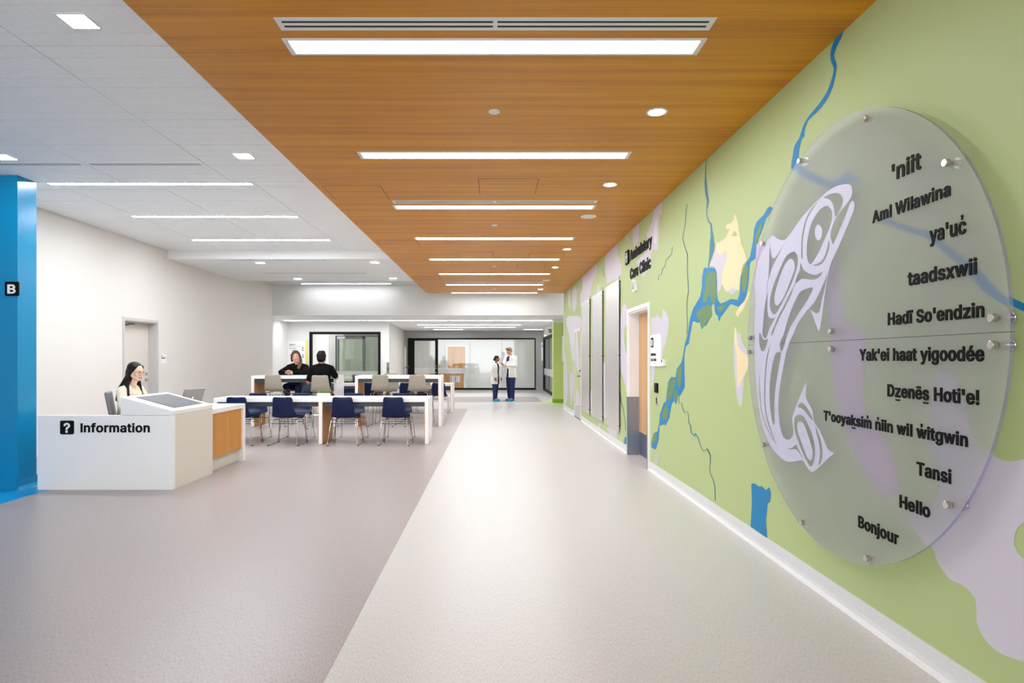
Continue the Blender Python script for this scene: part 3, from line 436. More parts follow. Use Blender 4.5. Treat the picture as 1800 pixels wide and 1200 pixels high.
def tile_mesh(w, d):
    mb = MB(); n = 4; g = 0.005
    for i in range(n):
        y0 = d * i / n + (g / 2 if i else 0); y1 = d * (i + 1) / n - (g / 2 if i < n - 1 else 0)
        mb.box(0, w, y0, y1, 0.0, 0.006)
    mb.box(0, w, 0, d, 0.004, 0.02)
    return mb.mesh('ceiling_tile', 'ceiling_white')
TC = {}
def tiles(cols, y0, y1, first, z, ymin):
    y = first
    while y > ymin: y -= 0.61
    while y < y1:
        a, b = max(y, y0) + 0.005, min(y + 0.61, y1) - 0.005
        if b - a > 0.06:
            for (x0, x1) in cols:
                k = (round(x1 - x0, 3), round(b - a, 3))
                if k not in TC: TC[k] = tile_mesh(x1 - x0 - 0.01, b - a)
                o = bpy.data.objects.new('ceiling_tile', TC[k]); COL.objects.link(o); o.parent = ceiling; o.location = (x0 + 0.005, a, z)
        y += 0.61
g1, g2, g3 = -2.907, -4.12, -5.333
tiles([(g1, -1.906), (g2, g1), (g3, g2), (-6.546, g3)], 0.9, 6.99, 3.957, ZA, 1.0)
tiles([(g1, -1.906), (g2, g1), (g3, g2), (XL, g3)], 7.02, 12.385, 7.30, ZB, 7.02)
tiles([(g1, -1.906), (g2, g1), (g3, g2), (XL, g3)], 12.41, 15.89, 12.41, ZA, 12.5)
# wooden ceiling
wood = struct('ceiling_wood', MB().box(-1.906, XW, YB, YW, ZW, 3.75), 'wood_ceiling')
def access_panel(x0, x1, y0, y1):
    f = 0.006
    fr = MB().box(x0 - f, x0, y0 - f, y1 + f, ZW - 0.001, ZW + 0.004).box(x1, x1 + f, y0 - f, y1 + f, ZW - 0.001, ZW + 0.004)
    fr.box(x0, x1, y0 - f, y0, ZW - 0.001, ZW + 0.004).box(x0, x1, y1, y1 + f, ZW - 0.001, ZW + 0.004)
    p = MB().box(x0, x1, y0, y1, ZW - 0.002, ZW + 0.004).build('access_panel', 'wood_ceiling', wood)
    fr.build('panel_joint', 'slot_dark', p)
for a in [(-1.825, -1.215, 6.70, 7.29), (-0.16, 0.45, 6.45, 7.05), (-1.83, -1.22, 9.80, 10.37), (-0.64, -0.03, 10.88, 11.45), (0.62, 1.23, 10.98, 11.5),
          (0.45, 1.0, 12.28, 12.82), (-1.83, -1.24, 14.1, 14.7)]: access_panel(*a)
struct('ceiling_hall', MB().box(-7.3, 4.5, YS + 0.25, YF + 0.2, ZS, 2.9).box(-9.5, -4.3, YG + 0.2, 25.4, 2.62, 2.9).box(-6.5, 4.4, YF + 0.2, 31.2, 2.7, 2.9), 'ceiling_white')

# ================================================================ LIGHTS AND FITTINGS IN THE CEILINGS
def linear_light(x0, x1, y0, y1, z, label, group, em, fr=0.014, joint=None):
    cx, cy = (x0 + x1) / 2, (y0 + y1) / 2
    t = thing('linear_ceiling_light', label, 'ceiling light', (cx, cy, z), 0, group)
    hx, hy = (x1 - x0) / 2, (y1 - y0) / 2
    f = MB().box(-hx, hx, -hy, -hy + fr, -0.007, 0).box(-hx, hx, hy - fr, hy, -0.007, 0).box(-hx, -hx + fr * 1.6, -hy + fr, hy - fr, -0.007, 0).box(hx - fr * 1.6, hx, -hy + fr, hy - fr, -0.007, 0)
    if joint is not None: f.box(joint - cx - 0.004, joint - cx + 0.004, -hy + fr, hy - fr, -0.007, 0)
    f.build('frame', 'light_frame', t)
    MB().box(-hx + fr * 1.6, hx - fr * 1.6, -hy + fr, hy - fr, -0.005, -0.001).build('diffuser', em, t)
    return t
for i, y in enumerate([3.715, 5.70, 7.655, 9.65, 11.69, 13.685, 15.68]):
    linear_light(-1.22, 1.22, y - 0.095, y + 0.095, ZW, 'long recessed light in the wooden ceiling, %s of eight from the camera' % ORD[i], 'linear lights in the wooden ceiling', 'emit_lin', 0.02)
linear_light(-1.22, 1.22, 17.54, 17.73, ZW, 'long light at the far end edge of the wooden ceiling', 'linear lights in the wooden ceiling', 'emit_end', 0.02)
for i, y in enumerate([7.66, 9.43, 11.3]):
    linear_light(g3 - 0.08, g1 - 0.02, y - 0.05, y + 0.05, ZB, 'thin linear light in the raised white ceiling, %s of three from the camera' % ORD[i], 'linear lights in the raised white ceiling', 'emit_white', 0.01, g2)
linear_light(-5.48, -2.92, 17.84, 17.96, ZB, 'thin linear light washing the white bulkhead left of the wooden ceiling', 'linear lights in the raised white ceiling', 'emit_end', 0.01, g2)
hall = [(-6.9, -4.2, 20.7), (-4.15, -1.5, 20.7), (-1.45, 2.3, 20.7), (-2.85, 0.97, 23.3), (-2.8, 0.85, 25.2), (-2.62, -1.35, 27.2), (1.25, 2.1, 27.2)]
hl = ['leftmost thin light just behind the bulkhead in the hall ceiling', 'middle thin light just behind the bulkhead in the hall ceiling', 'rightmost thin light just behind the bulkhead, ending at the green wall',
      'long thin hall ceiling light behind the first row', 'long thin hall ceiling light, last but one before the grey wall', 'short thin light against the grey far wall above the wood door', 'short thin light against the grey far wall above the white coats, right end']
for (x0, x1, y), l in zip(hall, hl): linear_light(x0, x1, y - 0.045, y + 0.045, ZS, l, 'linear lights in the hall ceiling', 'emit_low', 0.01)
linear_light(-2.8, 1.4, 29.5, 29.7, 2.7, 'unseen light added to brighten the room behind the far glazing', 'added lights behind glass', 'emit_room_fill', 0.01)  # fill light added out of view to brighten this room
linear_light(-6.6, -4.6, 22.4, 22.55, 2.62, 'unseen light added to brighten the room behind the left window', 'added lights behind glass', 'emit_room_fill', 0.01)  # another added fill, hidden above the window head
def downlight(x, y, z, label, square):
    t = thing('downlight', label, 'ceiling light', (x, y, z), 0, 'square downlights in the white ceiling' if square else 'round downlights in the wooden ceiling')
    if square:
        h = 0.088; f = 0.012
        MB().box(-h, h, -h, -h + f, -0.006, 0).box(-h, h, h - f, h, -0.006, 0).box(-h, -h + f, -h + f, h - f, -0.006, 0).box(h - f, h, -h + f, h - f, -0.006, 0).build('trim', 'light_frame', t)
        MB().box(-h + f, h - f, -h + f, h - f, -0.004, -0.001).build('lens', 'emit_down', t)
    else:
        n = 24; a = [(math.cos(2 * math.pi * k / n), math.sin(2 * math.pi * k / n)) for k in range(n)]
        mb = MB(); vs = [(c * r, s * r, zz) for r, zz in ((0.078, 0), (0.078, -0.006), (0.062, -0.006), (0.058, 0)) for c, s in a]
        mb.add(vs, [(j * n + k, (j + 1) * n + k, (j + 1) * n + (k + 1) % n, j * n + (k + 1) % n) for j in range(3) for k in range(n)])
        mb.build('trim', 'light_frame', t)
        MB().cyl((0, 0, -0.001), (0, 0, -0.004), 0.06, 24).build('lens', 'emit_down', t)
for x, y, z, l in [(-2.41, 3.66, ZA, 'square downlight nearest the camera beside the wooden ceiling'), (-2.42, 6.1, ZA, 'square downlight beside the wooden ceiling, before the raised field'),
                   (-4.76, 6.13, ZA, 'square downlight before the blue column, cut by the picture edge'), (-4.78, 12.9, ZA, 'square downlight over the beige stools, on the left just behind the ceiling step'),
                   (-2.43, 12.85, ZA, 'square downlight just behind the ceiling step, close to the wooden ceiling'), (-4.82, 15.46, ZA, 'small square downlight nearest the bulkhead on the left'),
                   (-2.47, 15.4, ZA, 'small square downlight nearest the bulkhead, close to the wooden ceiling')]: downlight(x, y, z, l, True)
for i, (x, y) in enumerate([(1.21, 4.70), (1.22, 6.66), (1.22, 10.6), (1.22, 12.7), (1.22, 16.7)]):
    downlight(x, y, ZW, 'round downlight in the wooden ceiling by the mural wall, %s from the camera' % ORD[i], False)
def disc_fitting(name, x, y, r, label, cat, group):
    t = thing(name, label, cat, (x, y, ZW), 0, group)
    MB().cyl((0, 0, 0), (0, 0, -0.008), r, 28).build('rim', 'paint_white', t); MB().cyl((0, 0, -0.008), (0, 0, -0.012), r * 0.86, 28).build('cover', 'light_frame', t)
for y, l in [(8.15, 'round white ceiling speaker after the third long light'), (14.8, 'round white ceiling speaker far down the wooden ceiling')]: disc_fitting('ceiling_speaker', 1.215, y, 0.10, l, 'speaker', 'ceiling speakers')
for y, l in [(4.69, 'small white disc between the two nearest long lights'), (8.67, 'small white disc before the fourth long light'), (12.58, 'small white disc before the sixth long light'), (16.6, 'tiny white disc before the end of the wooden ceiling')]:
    disc_fitting('sprinkler_cover', 0.0, y, 0.042, l, 'sprinkler', 'sprinkler covers')
def slot_diffuser(x0, x1, y0, y1, z, label, joint=None, frame='light_frame', n=2):
    t = thing('slot_diffuser', label, 'air diffuser', ((x0 + x1) / 2, (y0 + y1) / 2, z), 0, 'slot air diffusers')
    hx, hy = (x1 - x0) / 2, (y1 - y0) / 2; d = 2 * hy
    w = d / (n * 2 + 1.0) if n > 1 else d * 0.34
    mb = MB(); e = 0.03
    if n == 2:
        sl = [(-hy + d * 0.24, -hy + d * 0.40), (-hy + d * 0.60, -hy + d * 0.76)]
    else: sl = [(-hy + d * 0.3, -hy + d * 0.7)]
    y = -hy
    for a, b in sl: mb.box(-hx, hx, y, a, -0.003, 0); y = b
    mb.box(-hx, hx, y, hy, -0.003, 0)
    for a, b in sl:
        mb.box(-hx, -hx + e, a, b, -0.003, 0).box(hx - e, hx, a, b, -0.003, 0)
        if joint is not None: mb.box(joint - 0.012, joint + 0.012, a, b, -0.003, 0)
    mb.build('frame', frame, t)
    for a, b in sl: MB().box(-hx + e, hx - e, a, b, -0.0026, 0).build('slot', 'slot_dark', t)
slot_diffuser(-1.19, 1.20, 3.40, 3.53, ZW, 'white slot diffuser in front of the nearest long light', 0.0)
slot_diffuser(-1.19, 1.20, 7.34, 7.46, ZW, 'white slot diffuser beside the third long light', 0.0)
slot_diffuser(-1.19, 1.20, 15.16, 15.30, ZW, 'white slot diffuser beside the seventh long light', 0.0)
slot_diffuser(g2 - 1.2, g2 - 0.02, 6.31, 6.41, ZA, 'slot diffuser in the white ceiling, piece at the picture edge', None, 'ceiling_white')
slot_diffuser(g2 + 0.02, g1 - 0.02, 6.31, 6.41, ZA, 'slot diffuser in the white ceiling, piece towards the wooden ceiling', None, 'ceiling_white')
slot_diffuser(-5.3, -3.3, 12.5, 12.6, ZA, 'slot diffuser just behind the ceiling step', None, 'ceiling_white')
slot_diffuser(-5.3, -2.9, 14.4, 14.52, ZA, 'slot diffuser between the small square downlights near the bulkhead', None, 'ceiling_white')

# ================================================================ MURAL on the right wall (flat print)
def c_(ox, oy, s, pts): return [(ox + p[0] * s, oy + p[1] * s) + tuple(p[2:]) for p in pts]
NDEC = [0]
def decal(name, m, pts, level=1, holes=(), smooth=0, parent=wall_right, xw=XW):
    def mp(lp):
        if smooth: lp = spline(lp, smooth)
        o = []
        for p in lp:
            x, y, z = right_pt(max(p[0], 985.0), p[1], XW); o.append((-y, min(max(z, 0.10), ZW)))
        return o
    vs, fs = curve_fill([mp(pts)] + [mp(h) for h in holes]); NDEC[0] += 1
    return MB().add([(xw - 0.0006 * level - 0.00002 * NDEC[0], -v[0], v[1]) for v in vs], fs).build(name, m, parent)
A = lambda p: c_(1140, 340, 240 / 1309, p)
B = lambda p: c_(1140, 540, 1 / 6, p)
C6 = lambda p: c_(1090, 680, 1 / 6, p)
D = lambda p: c_(980, 340, 1 / 6, p)
E8 = lambda p: c_(970, 480, 1 / 4, p)
river = [(1145, 780), (1145.8, 786.7), (1152.5, 790), (1154, 786.7), (1158, 773), (1159.5, 748), (1163, 747.5), (1168, 745), (1170, 748.7), (1171, 746), (1176.7, 735), (1181, 710), (1185, 704),
         (1188, 711), (1190.5, 705), (1191.7, 693), (1194, 697.5), (1198, 691.7), (1204, 680), (1203, 640), (1203, 623), (1206, 608), (1211, 604), (1213, 590), (1218, 565), (1221.7, 565), (1226, 567.5),
         (1230, 566), (1234, 579), (1237.5, 573), (1241.7, 571.7), (1246.7, 561.7), (1250, 556), (1251, 538), (1253.7, 533.4), (1256, 536), (1256.5, 545), (1258, 551.7), (1262.5, 556), (1262.5, 561), (1265, 565),
         (1266.7, 558), (1271.7, 551.7), (1280, 540), (1285, 534), (1298.6, 539), (1307, 530.7), (1312, 519.7), (1316, 496), (1318, 468), (1319.7, 460), (1328, 454.6), (1329.8, 439), (1334, 419), (1341.7, 400.5),
         (1347, 384), (1352.7, 376.7), (1359, 366), (1354, 362), (1349, 366), (1342.6, 377.6), (1330.7, 389.5), (1326, 402), (1324, 422.5), (1318.8, 450), (1307.8, 468), (1302, 486.7), (1300.4, 516), (1296.8, 527),
         (1285.8, 525), (1272, 531.6), (1266.5, 533.4), (1262, 527), (1260, 514), (1260.6, 495.8), (1260, 479), (1257.3, 471), (1250, 470), (1242.7, 471.6), (1240.5, 469), (1237, 472), (1234.4, 486.7), (1234, 505),
         (1230.8, 521.5), (1218.8, 541.7), (1213, 560), (1209, 588), (1204, 605), (1200, 628), (1197.5, 637.5), (1190, 648), (1187.5, 663), (1180, 662.5), (1175, 670), (1172.5, 686.7), (1170.8, 705), (1166.7, 708),
         (1160, 728), (1158.6, 745), (1155.8, 758), (1149, 761), (1146.7, 770)]
decal('mural_river', 'mural_blue', river, 2)
for g in [A([(560, 770), (645, 755), (652, 850), (645, 1035), (610, 1050), (585, 965), (555, 1040), (520, 1030), (545, 900)]), A([(480, 1120), (560, 1070), (600, 1080), (600, 1190), (500, 1195), (460, 1160)]),
          B([(520, 40), (655, 20), (650, 90), (600, 180), (566, 220), (545, 145), (515, 100)]), B([(335, 610), (350, 640), (345, 790), (320, 850), (300, 740), (305, 670)]),
          B([(235, 765), (285, 755), (285, 810), (245, 940), (215, 985), (195, 960), (210, 820)]), B([(180, 1030), (212, 1070), (205, 1150), (180, 1190), (150, 1180), (150, 1110)]),
          B([(275, 880), (310, 890), (300, 960), (290, 1000), (270, 950)]), A([(905, 725), (955, 690), (950, 850), (920, 950), (897, 900)]), A([(1035, 390), (1088, 275), (1085, 340), (1040, 470), (1025, 510)]),
          C6([(355, 495), (388, 495), (380, 560), (355, 598), (342, 560)]), A([(660, 1095), (740, 1060), (720, 1110), (690, 1130)])]:
    decal('mural_river_patch', 'mural_river_green', g, 3, smooth=3)
for s in [[(1241.7, 276, 1), (1240.3, 310, 2), (1240.3, 322, 4), (1242, 340, 4.5), (1244.5, 352, 4), (1244, 360, 3), (1242.5, 368, 1.5), (1242.5, 378, 1.5), (1247, 391, 2.5), (1250, 393, 3), (1251, 405, 3), (1252, 415, 5), (1252, 430, 9), (1251.5, 440, 8), (1249, 452, 5), (1246.5, 462, 2.5), (1245.5, 471, 2)]]:
    decal('mural_stream', 'mural_teal', ribbon(s), 2)
for s in [[(1208, 359, 1.2), (1206, 375, 1.4), (1205, 390, 1.2), (1202, 410, 1.2), (1200, 418, 1.4), (1205, 437, 1.4), (1208.5, 446, 2), (1208.5, 455, 1.6), (1208.5, 480, 1.2), (1210, 500, 1.4), (1210.5, 512, 1.4), (1208, 528, 1.4), (1207.5, 550, 1), (1209, 570, 1.2), (1207.5, 587, 1.2)],
          [(1182, 434, 1), (1181, 446, 1), (1178, 450, 1.2), (1171, 457, 1), (1169, 468, 1.1), (1165, 472, 1.1), (1163, 482, 1), (1158.5, 483, 1), (1157, 492, 1)],
          [(1193.3, 696, 1.2), (1194, 710, 1.2), (1198, 707.5, 1.2), (1201, 720, 1.2), (1203.7, 726, 1.4), (1206, 722, 1.2), (1210, 726, 1.2), (1211, 743, 1.2), (1214, 748, 2), (1215, 761, 1.3)],
          [(1226, 766, 1.6), (1233, 787, 1.2), (1236.7, 792.5, 1.2), (1241, 791, 1.4), (1243, 788.5, 2.4), (1246.7, 795, 2.6), (1249, 801, 2), (1249, 813, 1.6), (1247.5, 822, 1.1), (1249, 833, 1.1), (1254, 843, 1.2), (1257, 855, 1.5), (1257.5, 880, 1.2)],
          [(1090, 688, 1), (1092, 706, 1.6), (1096, 722, 1), (1099, 738, 1), (1100, 757, 1)], [(1060, 470, 0.8), (1061.5, 486, 0.8)]]:
    decal('mural_stream', 'mural_line', ribbon(s), 2)
decal('mural_stream', 'mural_blue', [(1215, 763), (1218, 761), (1220, 764), (1223, 761), (1227, 767), (1222, 764.5), (1220.5, 768), (1219, 764)], 3)
decal('mural_river', 'mural_blue', [(1484, 52), (1472, 62), (1464, 78), (1460, 95), (1461.7, 110), (1466, 120), (1463, 136.7), (1453, 163), (1436.7, 186.7), (1420, 206.7), (1411.7, 223), (1405, 243), (1396.7, 256.7), (1394, 273), (1391, 296),
                                    (1402, 300), (1404, 280), (1405, 263), (1410, 243), (1415, 240), (1414, 233), (1420, 213), (1436.7, 196.7), (1453, 176.7), (1465, 150), (1471, 120), (1470, 110), (1466.5, 97), (1472, 80), (1479, 67)], 2, smooth=2)
decal('mural_river', 'mural_blue', ribbon([(1395, 285, 12), (1425, 305, 14), (1452, 318, 14), (1475, 330, 14), (1500, 308, 18), (1520, 322, 10)]), 2)
decal('mural_river', 'mural_blue', ribbon([(1560, 384, 8), (1600, 402, 10), (1640, 412, 12), (1685, 448, 14), (1722, 478, 22), (1752, 512, 20), (1772, 527, 13), (1800, 540, 13), (1850, 560, 14), (1950, 575, 16)]), 2)
decal('mural_lake', 'mural_blue', [(1321, 850), (1327, 849.5), (1334, 855), (1339.4, 854), (1346.6, 861), (1353, 856), (1355.6, 866.7), (1353.8, 881), (1349.5, 884.7), (1346.6, 917), (1348.4, 938.4), (1349, 946), (1319.7, 925), (1322, 884.6)], 2)
decal('mural_lake', 'mural_teal', E8([(512, 1152), (535, 1150), (535, 1200), (505, 1200)]), 2)
decal('mural_patch', 'mural_lavender', A([(650, 500), (610, 640), (585, 690), (630, 700), (655, 760), (664, 930), (680, 940), (705, 870), (740, 940), (770, 945), (805, 972), (840, 930), (770, 700), (760, 520), (700, 480)]), 1)
decal('mural_patch', 'mural_yellow', A([(833, 185), (860, 290), (890, 480), (935, 590), (940, 640), (905, 690), (885, 800), (870, 925), (845, 925), (805, 895), (770, 930), (740, 925), (705, 862), (700, 790), (725, 700), (752, 630), (748, 545), (690, 600), (660, 560), (650, 455), (665, 478), (735, 430), (755, 400), (780, 335), (745, 342), (750, 300), (800, 280), (820, 250)]), 2,
      holes=[A([(795, 405), (828, 360), (850, 385), (846, 412), (820, 408)])])
decal('mural_patch', 'mural_yellow', A([(965, 925), (972, 960), (915, 1100), (855, 1185), (835, 1150), (870, 1085), (930, 1020)]), 1)
decal('mural_patch', 'mural_lavender', B([(915, 205), (935, 260), (975, 280), (990, 370), (1040, 450), (1055, 550), (1048, 670), (1010, 740), (990, 1000), (967, 1045), (940, 980), (920, 830), (900, 540), (903, 300)]), 1, smooth=2)
decal('mural_patch', 'mural_yellow', B([(915, 200), (930, 270), (945, 400), (1000, 480), (1055, 530), (1046, 640), (985, 770), (955, 850), (935, 800), (930, 500), (905, 340)]), 2, smooth=2)
decal('mural_patch', 'mural_lavender', B([(28, 110), (70, 108), (95, 75), (135, 130), (155, 10), (195, 70), (217, 140), (210, 230), (185, 380), (150, 460), (140, 610), (72, 620), (62, 740), (38, 850), (28, 880)]), 1)
decal('mural_patch', 'mural_lavender', [(1950, 790), (1840, 795), (1800, 807), (1769, 810), (1745, 798), (1722, 770), (1702, 700), (1682, 652), (1655, 658), (1645, 720), (1640, 780), (1662, 830), (1655, 880), (1600, 905), (1636, 955), (1650, 990), (1671, 1018), (1692, 1028), (1715, 1053), (1718, 1095), (1734, 1126), (1758, 1147), (1800, 1163), (1870, 1180), (1950, 1230)], 1,
      holes=[[(1880, 900), (1800, 918), (1783, 947), (1787, 965), (1800, 981), (1850, 1010), (1900, 990)]], smooth=3)
decal('mural_patch', 'mural_pink', [(1452, 448), (1482, 465), (1492, 560), (1532, 590), (1524, 700), (1562, 770), (1592, 852), (1560, 874), (1512, 800), (1488, 740), (1470, 640), (1462, 540)], 1, smooth=3)
decal('mural_patch', 'mural_pink', [(1330, 430), (1372, 440), (1360, 520), (1345, 600), (1335, 560)], 1, smooth=3)
decal('mural_patch', 'mural_lavender', D([(1020, 160), (1105, 75), (1100, 222), (1074, 218), (1062, 600), (1000, 590), (985, 760), (905, 885), (870, 790), (830, 720), (955, 600), (940, 430), (1000, 300)]), 1)
decal('mural_patch', 'mural_white', D([(1035, 290), (1050, 300), (1050, 500), (1035, 530), (1010, 500), (1018, 380)]), 2, smooth=2)
decal('mural_patch', 'mural_lavender', D([(862, 310), (855, 500), (805, 570), (790, 400), (795, 368)]), 1)
decal('mural_patch', 'mural_lavender', D([(745, 420), (748, 500), (736, 500), (728, 440)]), 1)
decal('mural_patch', 'mural_lavender', D([(630, 532), (640, 680), (655, 680), (675, 760), (672, 850), (640, 890), (520, 950), (500, 700), (512, 640)]), 1)
decal('mural_patch', 'mural_lavender', D([(418, 735), (410, 850), (380, 920), (350, 1000), (345, 1200), (240, 1200), (240, 1080), (265, 1000), (260, 880)]), 1)
decal('mural_patch', 'mural_lavender', D([(430, 950), (445, 1000), (440, 1200), (400, 1200), (415, 1050)]), 1)
decal('mural_patch', 'mural_lavender', D([(190, 970), (205, 1060), (190, 1230), (165, 1240), (160, 1050)]), 1, smooth=2)
decal('mural_patch', 'mural_lavender', D([(112, 1005), (135, 1000), (133, 1230), (118, 1180)]), 1)
for p in [[(145, 130), (165, 110), (176, 200), (165, 262), (150, 235)], [(100, 320), (150, 300), (203, 310), (203, 400), (168, 450), (152, 560), (148, 640), (122, 440)], [(90, 550), (105, 650), (115, 800), (100, 930), (90, 900)],
          [(130, 700), (155, 720), (150, 850), (135, 935), (125, 800)], [(160, 480), (170, 560), (160, 640), (148, 560)]]:
    decal('mural_patch', 'mural_lavender', E8(p), 1, smooth=2)
decal('mural_patch', 'mural_lavender', E8([(485, 300), (505, 222), (525, 228), (532, 280), (536, 360), (505, 390), (520, 560), (538, 600), (538, 870), (510, 760), (480, 660), (478, 500)]), 1, smooth=2)
decal('mural_patch', 'mural_lavender', E8([(330, 1060), (345, 1045), (340, 1110), (325, 1100)]), 1)
decal('mural_patch', 'mural_lavender', E8([(385, 1090), (440, 1050), (462, 1110), (450, 1160), (410, 1140)]), 1)
decal('mural_patch', 'mural_lavender', E8([(250, 900), (285, 800), (300, 700), (440, 600), (470, 900), (440, 1040), (330, 1000), (270, 980)]), 1, smooth=2)

# ================================================================ DOORS AND WINDOWS
# clinic door in the mural wall
d1 = tag(empty('door_1', (XW, (D0 + D1) / 2, 0)), 'wood clinic door recessed in the mural wall, white frame and steel kick plates', kind='structure')
def part(name, m, par, x0, x1, y0, y1, z0, z1, bevel=0.0):
    o = par.location
    return MB().box(x0 - o.x, x1 - o.x, y0 - o.y, y1 - o.y, z0 - o.z, z1 - o.z).build(name, m, par, bevel=bevel)
part('frame', 'paint_white', d1, XW - 0.018, XW + 0.005, D0 - 0.055, D0, 0, DZ + 0.055); part('frame', 'paint_white', d1, XW - 0.018, XW + 0.005, D1, D1 + 0.055, 0, DZ + 0.055)
part('frame', 'paint_white', d1, XW - 0.018, XW + 0.005, D0, D1, DZ, DZ + 0.055)
part('jamb', 'paint_white', d1, XW, XW + 0.16, D1 - 0.02, D1, 0, DZ); part('jamb', 'paint_white', d1, XW, XW + 0.16, D0, D0 + 0.02, 0, DZ); part('jamb', 'paint_white', d1, XW, XW + 0.16, D0, D1, DZ - 0.02, DZ)
zg = H - (697 - V0) * 9.2 / F
g = part('jamb_guard', 'steel_blue', d1, XW - 0.022, XW + 0.14, D1 - 0.026, D1 - 0.02, 0, zg); g['label'] = 'steel guard on the lower jamb'
part('jamb_guard', 'steel_blue', d1, XW - 0.022, XW - 0.018, D1 - 0.026, D1 + 0.057, 0, zg); part('jamb_guard', 'steel_blue', d1, XW - 0.022, XW + 0.14, D0 + 0.02, D0 + 0.026, 0, zg - 0.1)
lf = part('leaf', 'wood_door', d1, XW + 0.145, XW + 0.19, D0 + 0.02, D1 - 0.02, 0.008, DZ - 0.02)
k = part('kick_plate', 'kick_blue', d1, XW + 0.142, XW + 0.145, D0 + 0.03, D1 - 0.03, 0.02, 0.34); k['label'] = 'blue grey kick plate'
h = MB().tube([(0.05, 0, 0), (0.0, 0, 0), (0.0, 0.12, 0)], 0.011).build('handle', 'chrome', d1); h.location = (0.09, -0.5, 1.0)
# staff door in the left wall
d2 = tag(empty('door_2', (XL, (L0 + L1) / 2, 0)), 'cream staff door recessed in the beige left wall, with closer and lever', kind='structure')
part('frame', 'frame_grey', d2, XL - 0.005, XL + 0.016, L0 - 0.05, L0, 0, LZ + 0.05); part('frame', 'frame_grey', d2, XL - 0.005, XL + 0.016, L1, L1 + 0.05, 0, LZ + 0.05); part('frame', 'frame_grey', d2, XL - 0.005, XL + 0.016, L0, L1, LZ, LZ + 0.05)
part('jamb', 'frame_grey', d2, XL - 0.17, XL, L1 - 0.015, L1, 0, LZ); part('jamb', 'frame_grey', d2, XL - 0.17, XL, L0, L0 + 0.015, 0, LZ); part('jamb', 'frame_grey', d2, XL - 0.17, XL, L0, L1, LZ - 0.015, LZ)
part('leaf', 'door_cream', d2, XL - 0.2, XL - 0.155, L0 + 0.015, L1 - 0.015, 0.008, LZ - 0.015)
dc = part('door_closer', 'steel', d2, XL - 0.155, XL - 0.105, L0 + 0.05, L0 + 0.28, LZ - 0.165, LZ - 0.105); dc['label'] = 'grey door closer'
MB().tube([(-0.12, -0.40, LZ - 0.10), (-0.10, -0.18, LZ - 0.05), (-0.11, -0.02, LZ - 0.045)], 0.01).build('closer_arm', 'edge_dark', d2)
hx = MB().cyl((-0.155, 0.43, 1.0), (-0.135, 0.43, 1.0), 0.03).tube([(-0.155, 0.43, 1.0), (-0.10, 0.43, 1.0), (-0.10, 0.31, 1.0)], 0.011); hx.build('handle', 'chrome', d2)
MB().cyl((-0.155, 0.43, 1.11), (-0.135, 0.43, 1.11), 0.026).build('lock', 'chrome', d2)
# flush door printed with the mural, far along the right wall
d3 = tag(empty('door_3', (XW, 14.8, 0)), 'flush door printed with the mural beyond the steel panels', kind='structure')
part('leaf', 'mural_green', d3, XW - 0.008, XW + 0.002, 14.26, 15.36, 0.01, 2.04); part('frame', 'mural_white', d3, XW - 0.014, XW, 14.2, 14.26, 0, 2.1)
part('frame', 'mural_white', d3, XW - 0.014, XW, 15.36, 15.42, 0, 2.1); part('frame', 'mural_white', d3, XW - 0.014, XW, 14.2, 15.42, 2.04, 2.1)
k = part('kick_plate', 'steel', d3, XW - 0.012, XW - 0.006, 14.28, 15.34, 0.02, 0.3); k['label'] = 'brushed steel kick plate'
part('door_bottom', 'slot_dark', d3, XW - 0.013, XW - 0.006, 14.28, 15.34, 0.0, 0.02)
for z in (0.33, 1.05, 1.75): part('hinge', 'steel', d3, XW - 0.025, XW - 0.006, 15.35, 15.39, z, z + 0.12)
MB().tube([(0, -0.47, 1.0), (-0.06, -0.47, 1.0), (-0.06, -0.34, 1.0)], 0.011).cyl((0, -0.47, 1.12), (-0.03, -0.47, 1.12), 0.02).build('handle', 'edge_dark', d3)
for p in [[(180, 400), (200, 640), (186, 690), (168, 610), (170, 430)], [(178, 800), (195, 850), (205, 930), (170, 925)]]: decal('mural_patch', 'mural_lavender', E8(p), 1, smooth=2, parent=None, xw=XW - 0.009).parent = d3
for ch in d3.children:
    if ch.name.startswith('mural_patch'): ch.location = (-XW, -14.8, 0)

# window in the white hall wall: black frame, glass, glazed double door behind it
w1 = tag(empty('window_1', ((wx0 + wx1) / 2, YG, 0)), 'black framed window in the white hall wall behind the seated pair', kind='structure')
fw = 0.085
part('frame', 'frame_black', w1, wx0, wx0 + fw, YG - 0.02, YG + 0.1, wz0, wz1); part('frame', 'frame_black', w1, wx1 - fw, wx1, YG - 0.02, YG + 0.1, wz0, wz1)
part('frame', 'frame_black', w1, wx0 + fw, wx1 - fw, YG - 0.02, YG + 0.1, wz1 - fw, wz1); part('frame', 'frame_black', w1, wx0 + fw, wx1 - fw, YG - 0.02, YG + 0.1, wz0, wz0 + fw)
part('pane', 'glass_clear', w1, wx0 + fw, wx1 - fw, YG + 0.03, YG + 0.04, wz0 + fw, wz1 - fw)
fz = H - (652 - V0) * YG / F
part('frosted_band', 'glass_frost', w1, wx0 + fw, wx1 - fw, YG + 0.041, YG + 0.044, wz0 + fw, fz)
YD = 22.75
gx = lambda u: (u - U0) * YD / F
gz = lambda v: H + (V0 - v) * YD / F
w3 = tag(empty('door_4', (gx(615), YD, 0)), 'dark framed glass door seen through the black framed window', kind='structure')
part('frame', 'dark_grey', w3, gx(589.5), gx(592), YD, YD + 0.06, 0.02, gz(589.5)); part('frame', 'dark_grey', w3, gx(593.5), gx(596), YD, YD + 0.06, 0.02, gz(596))
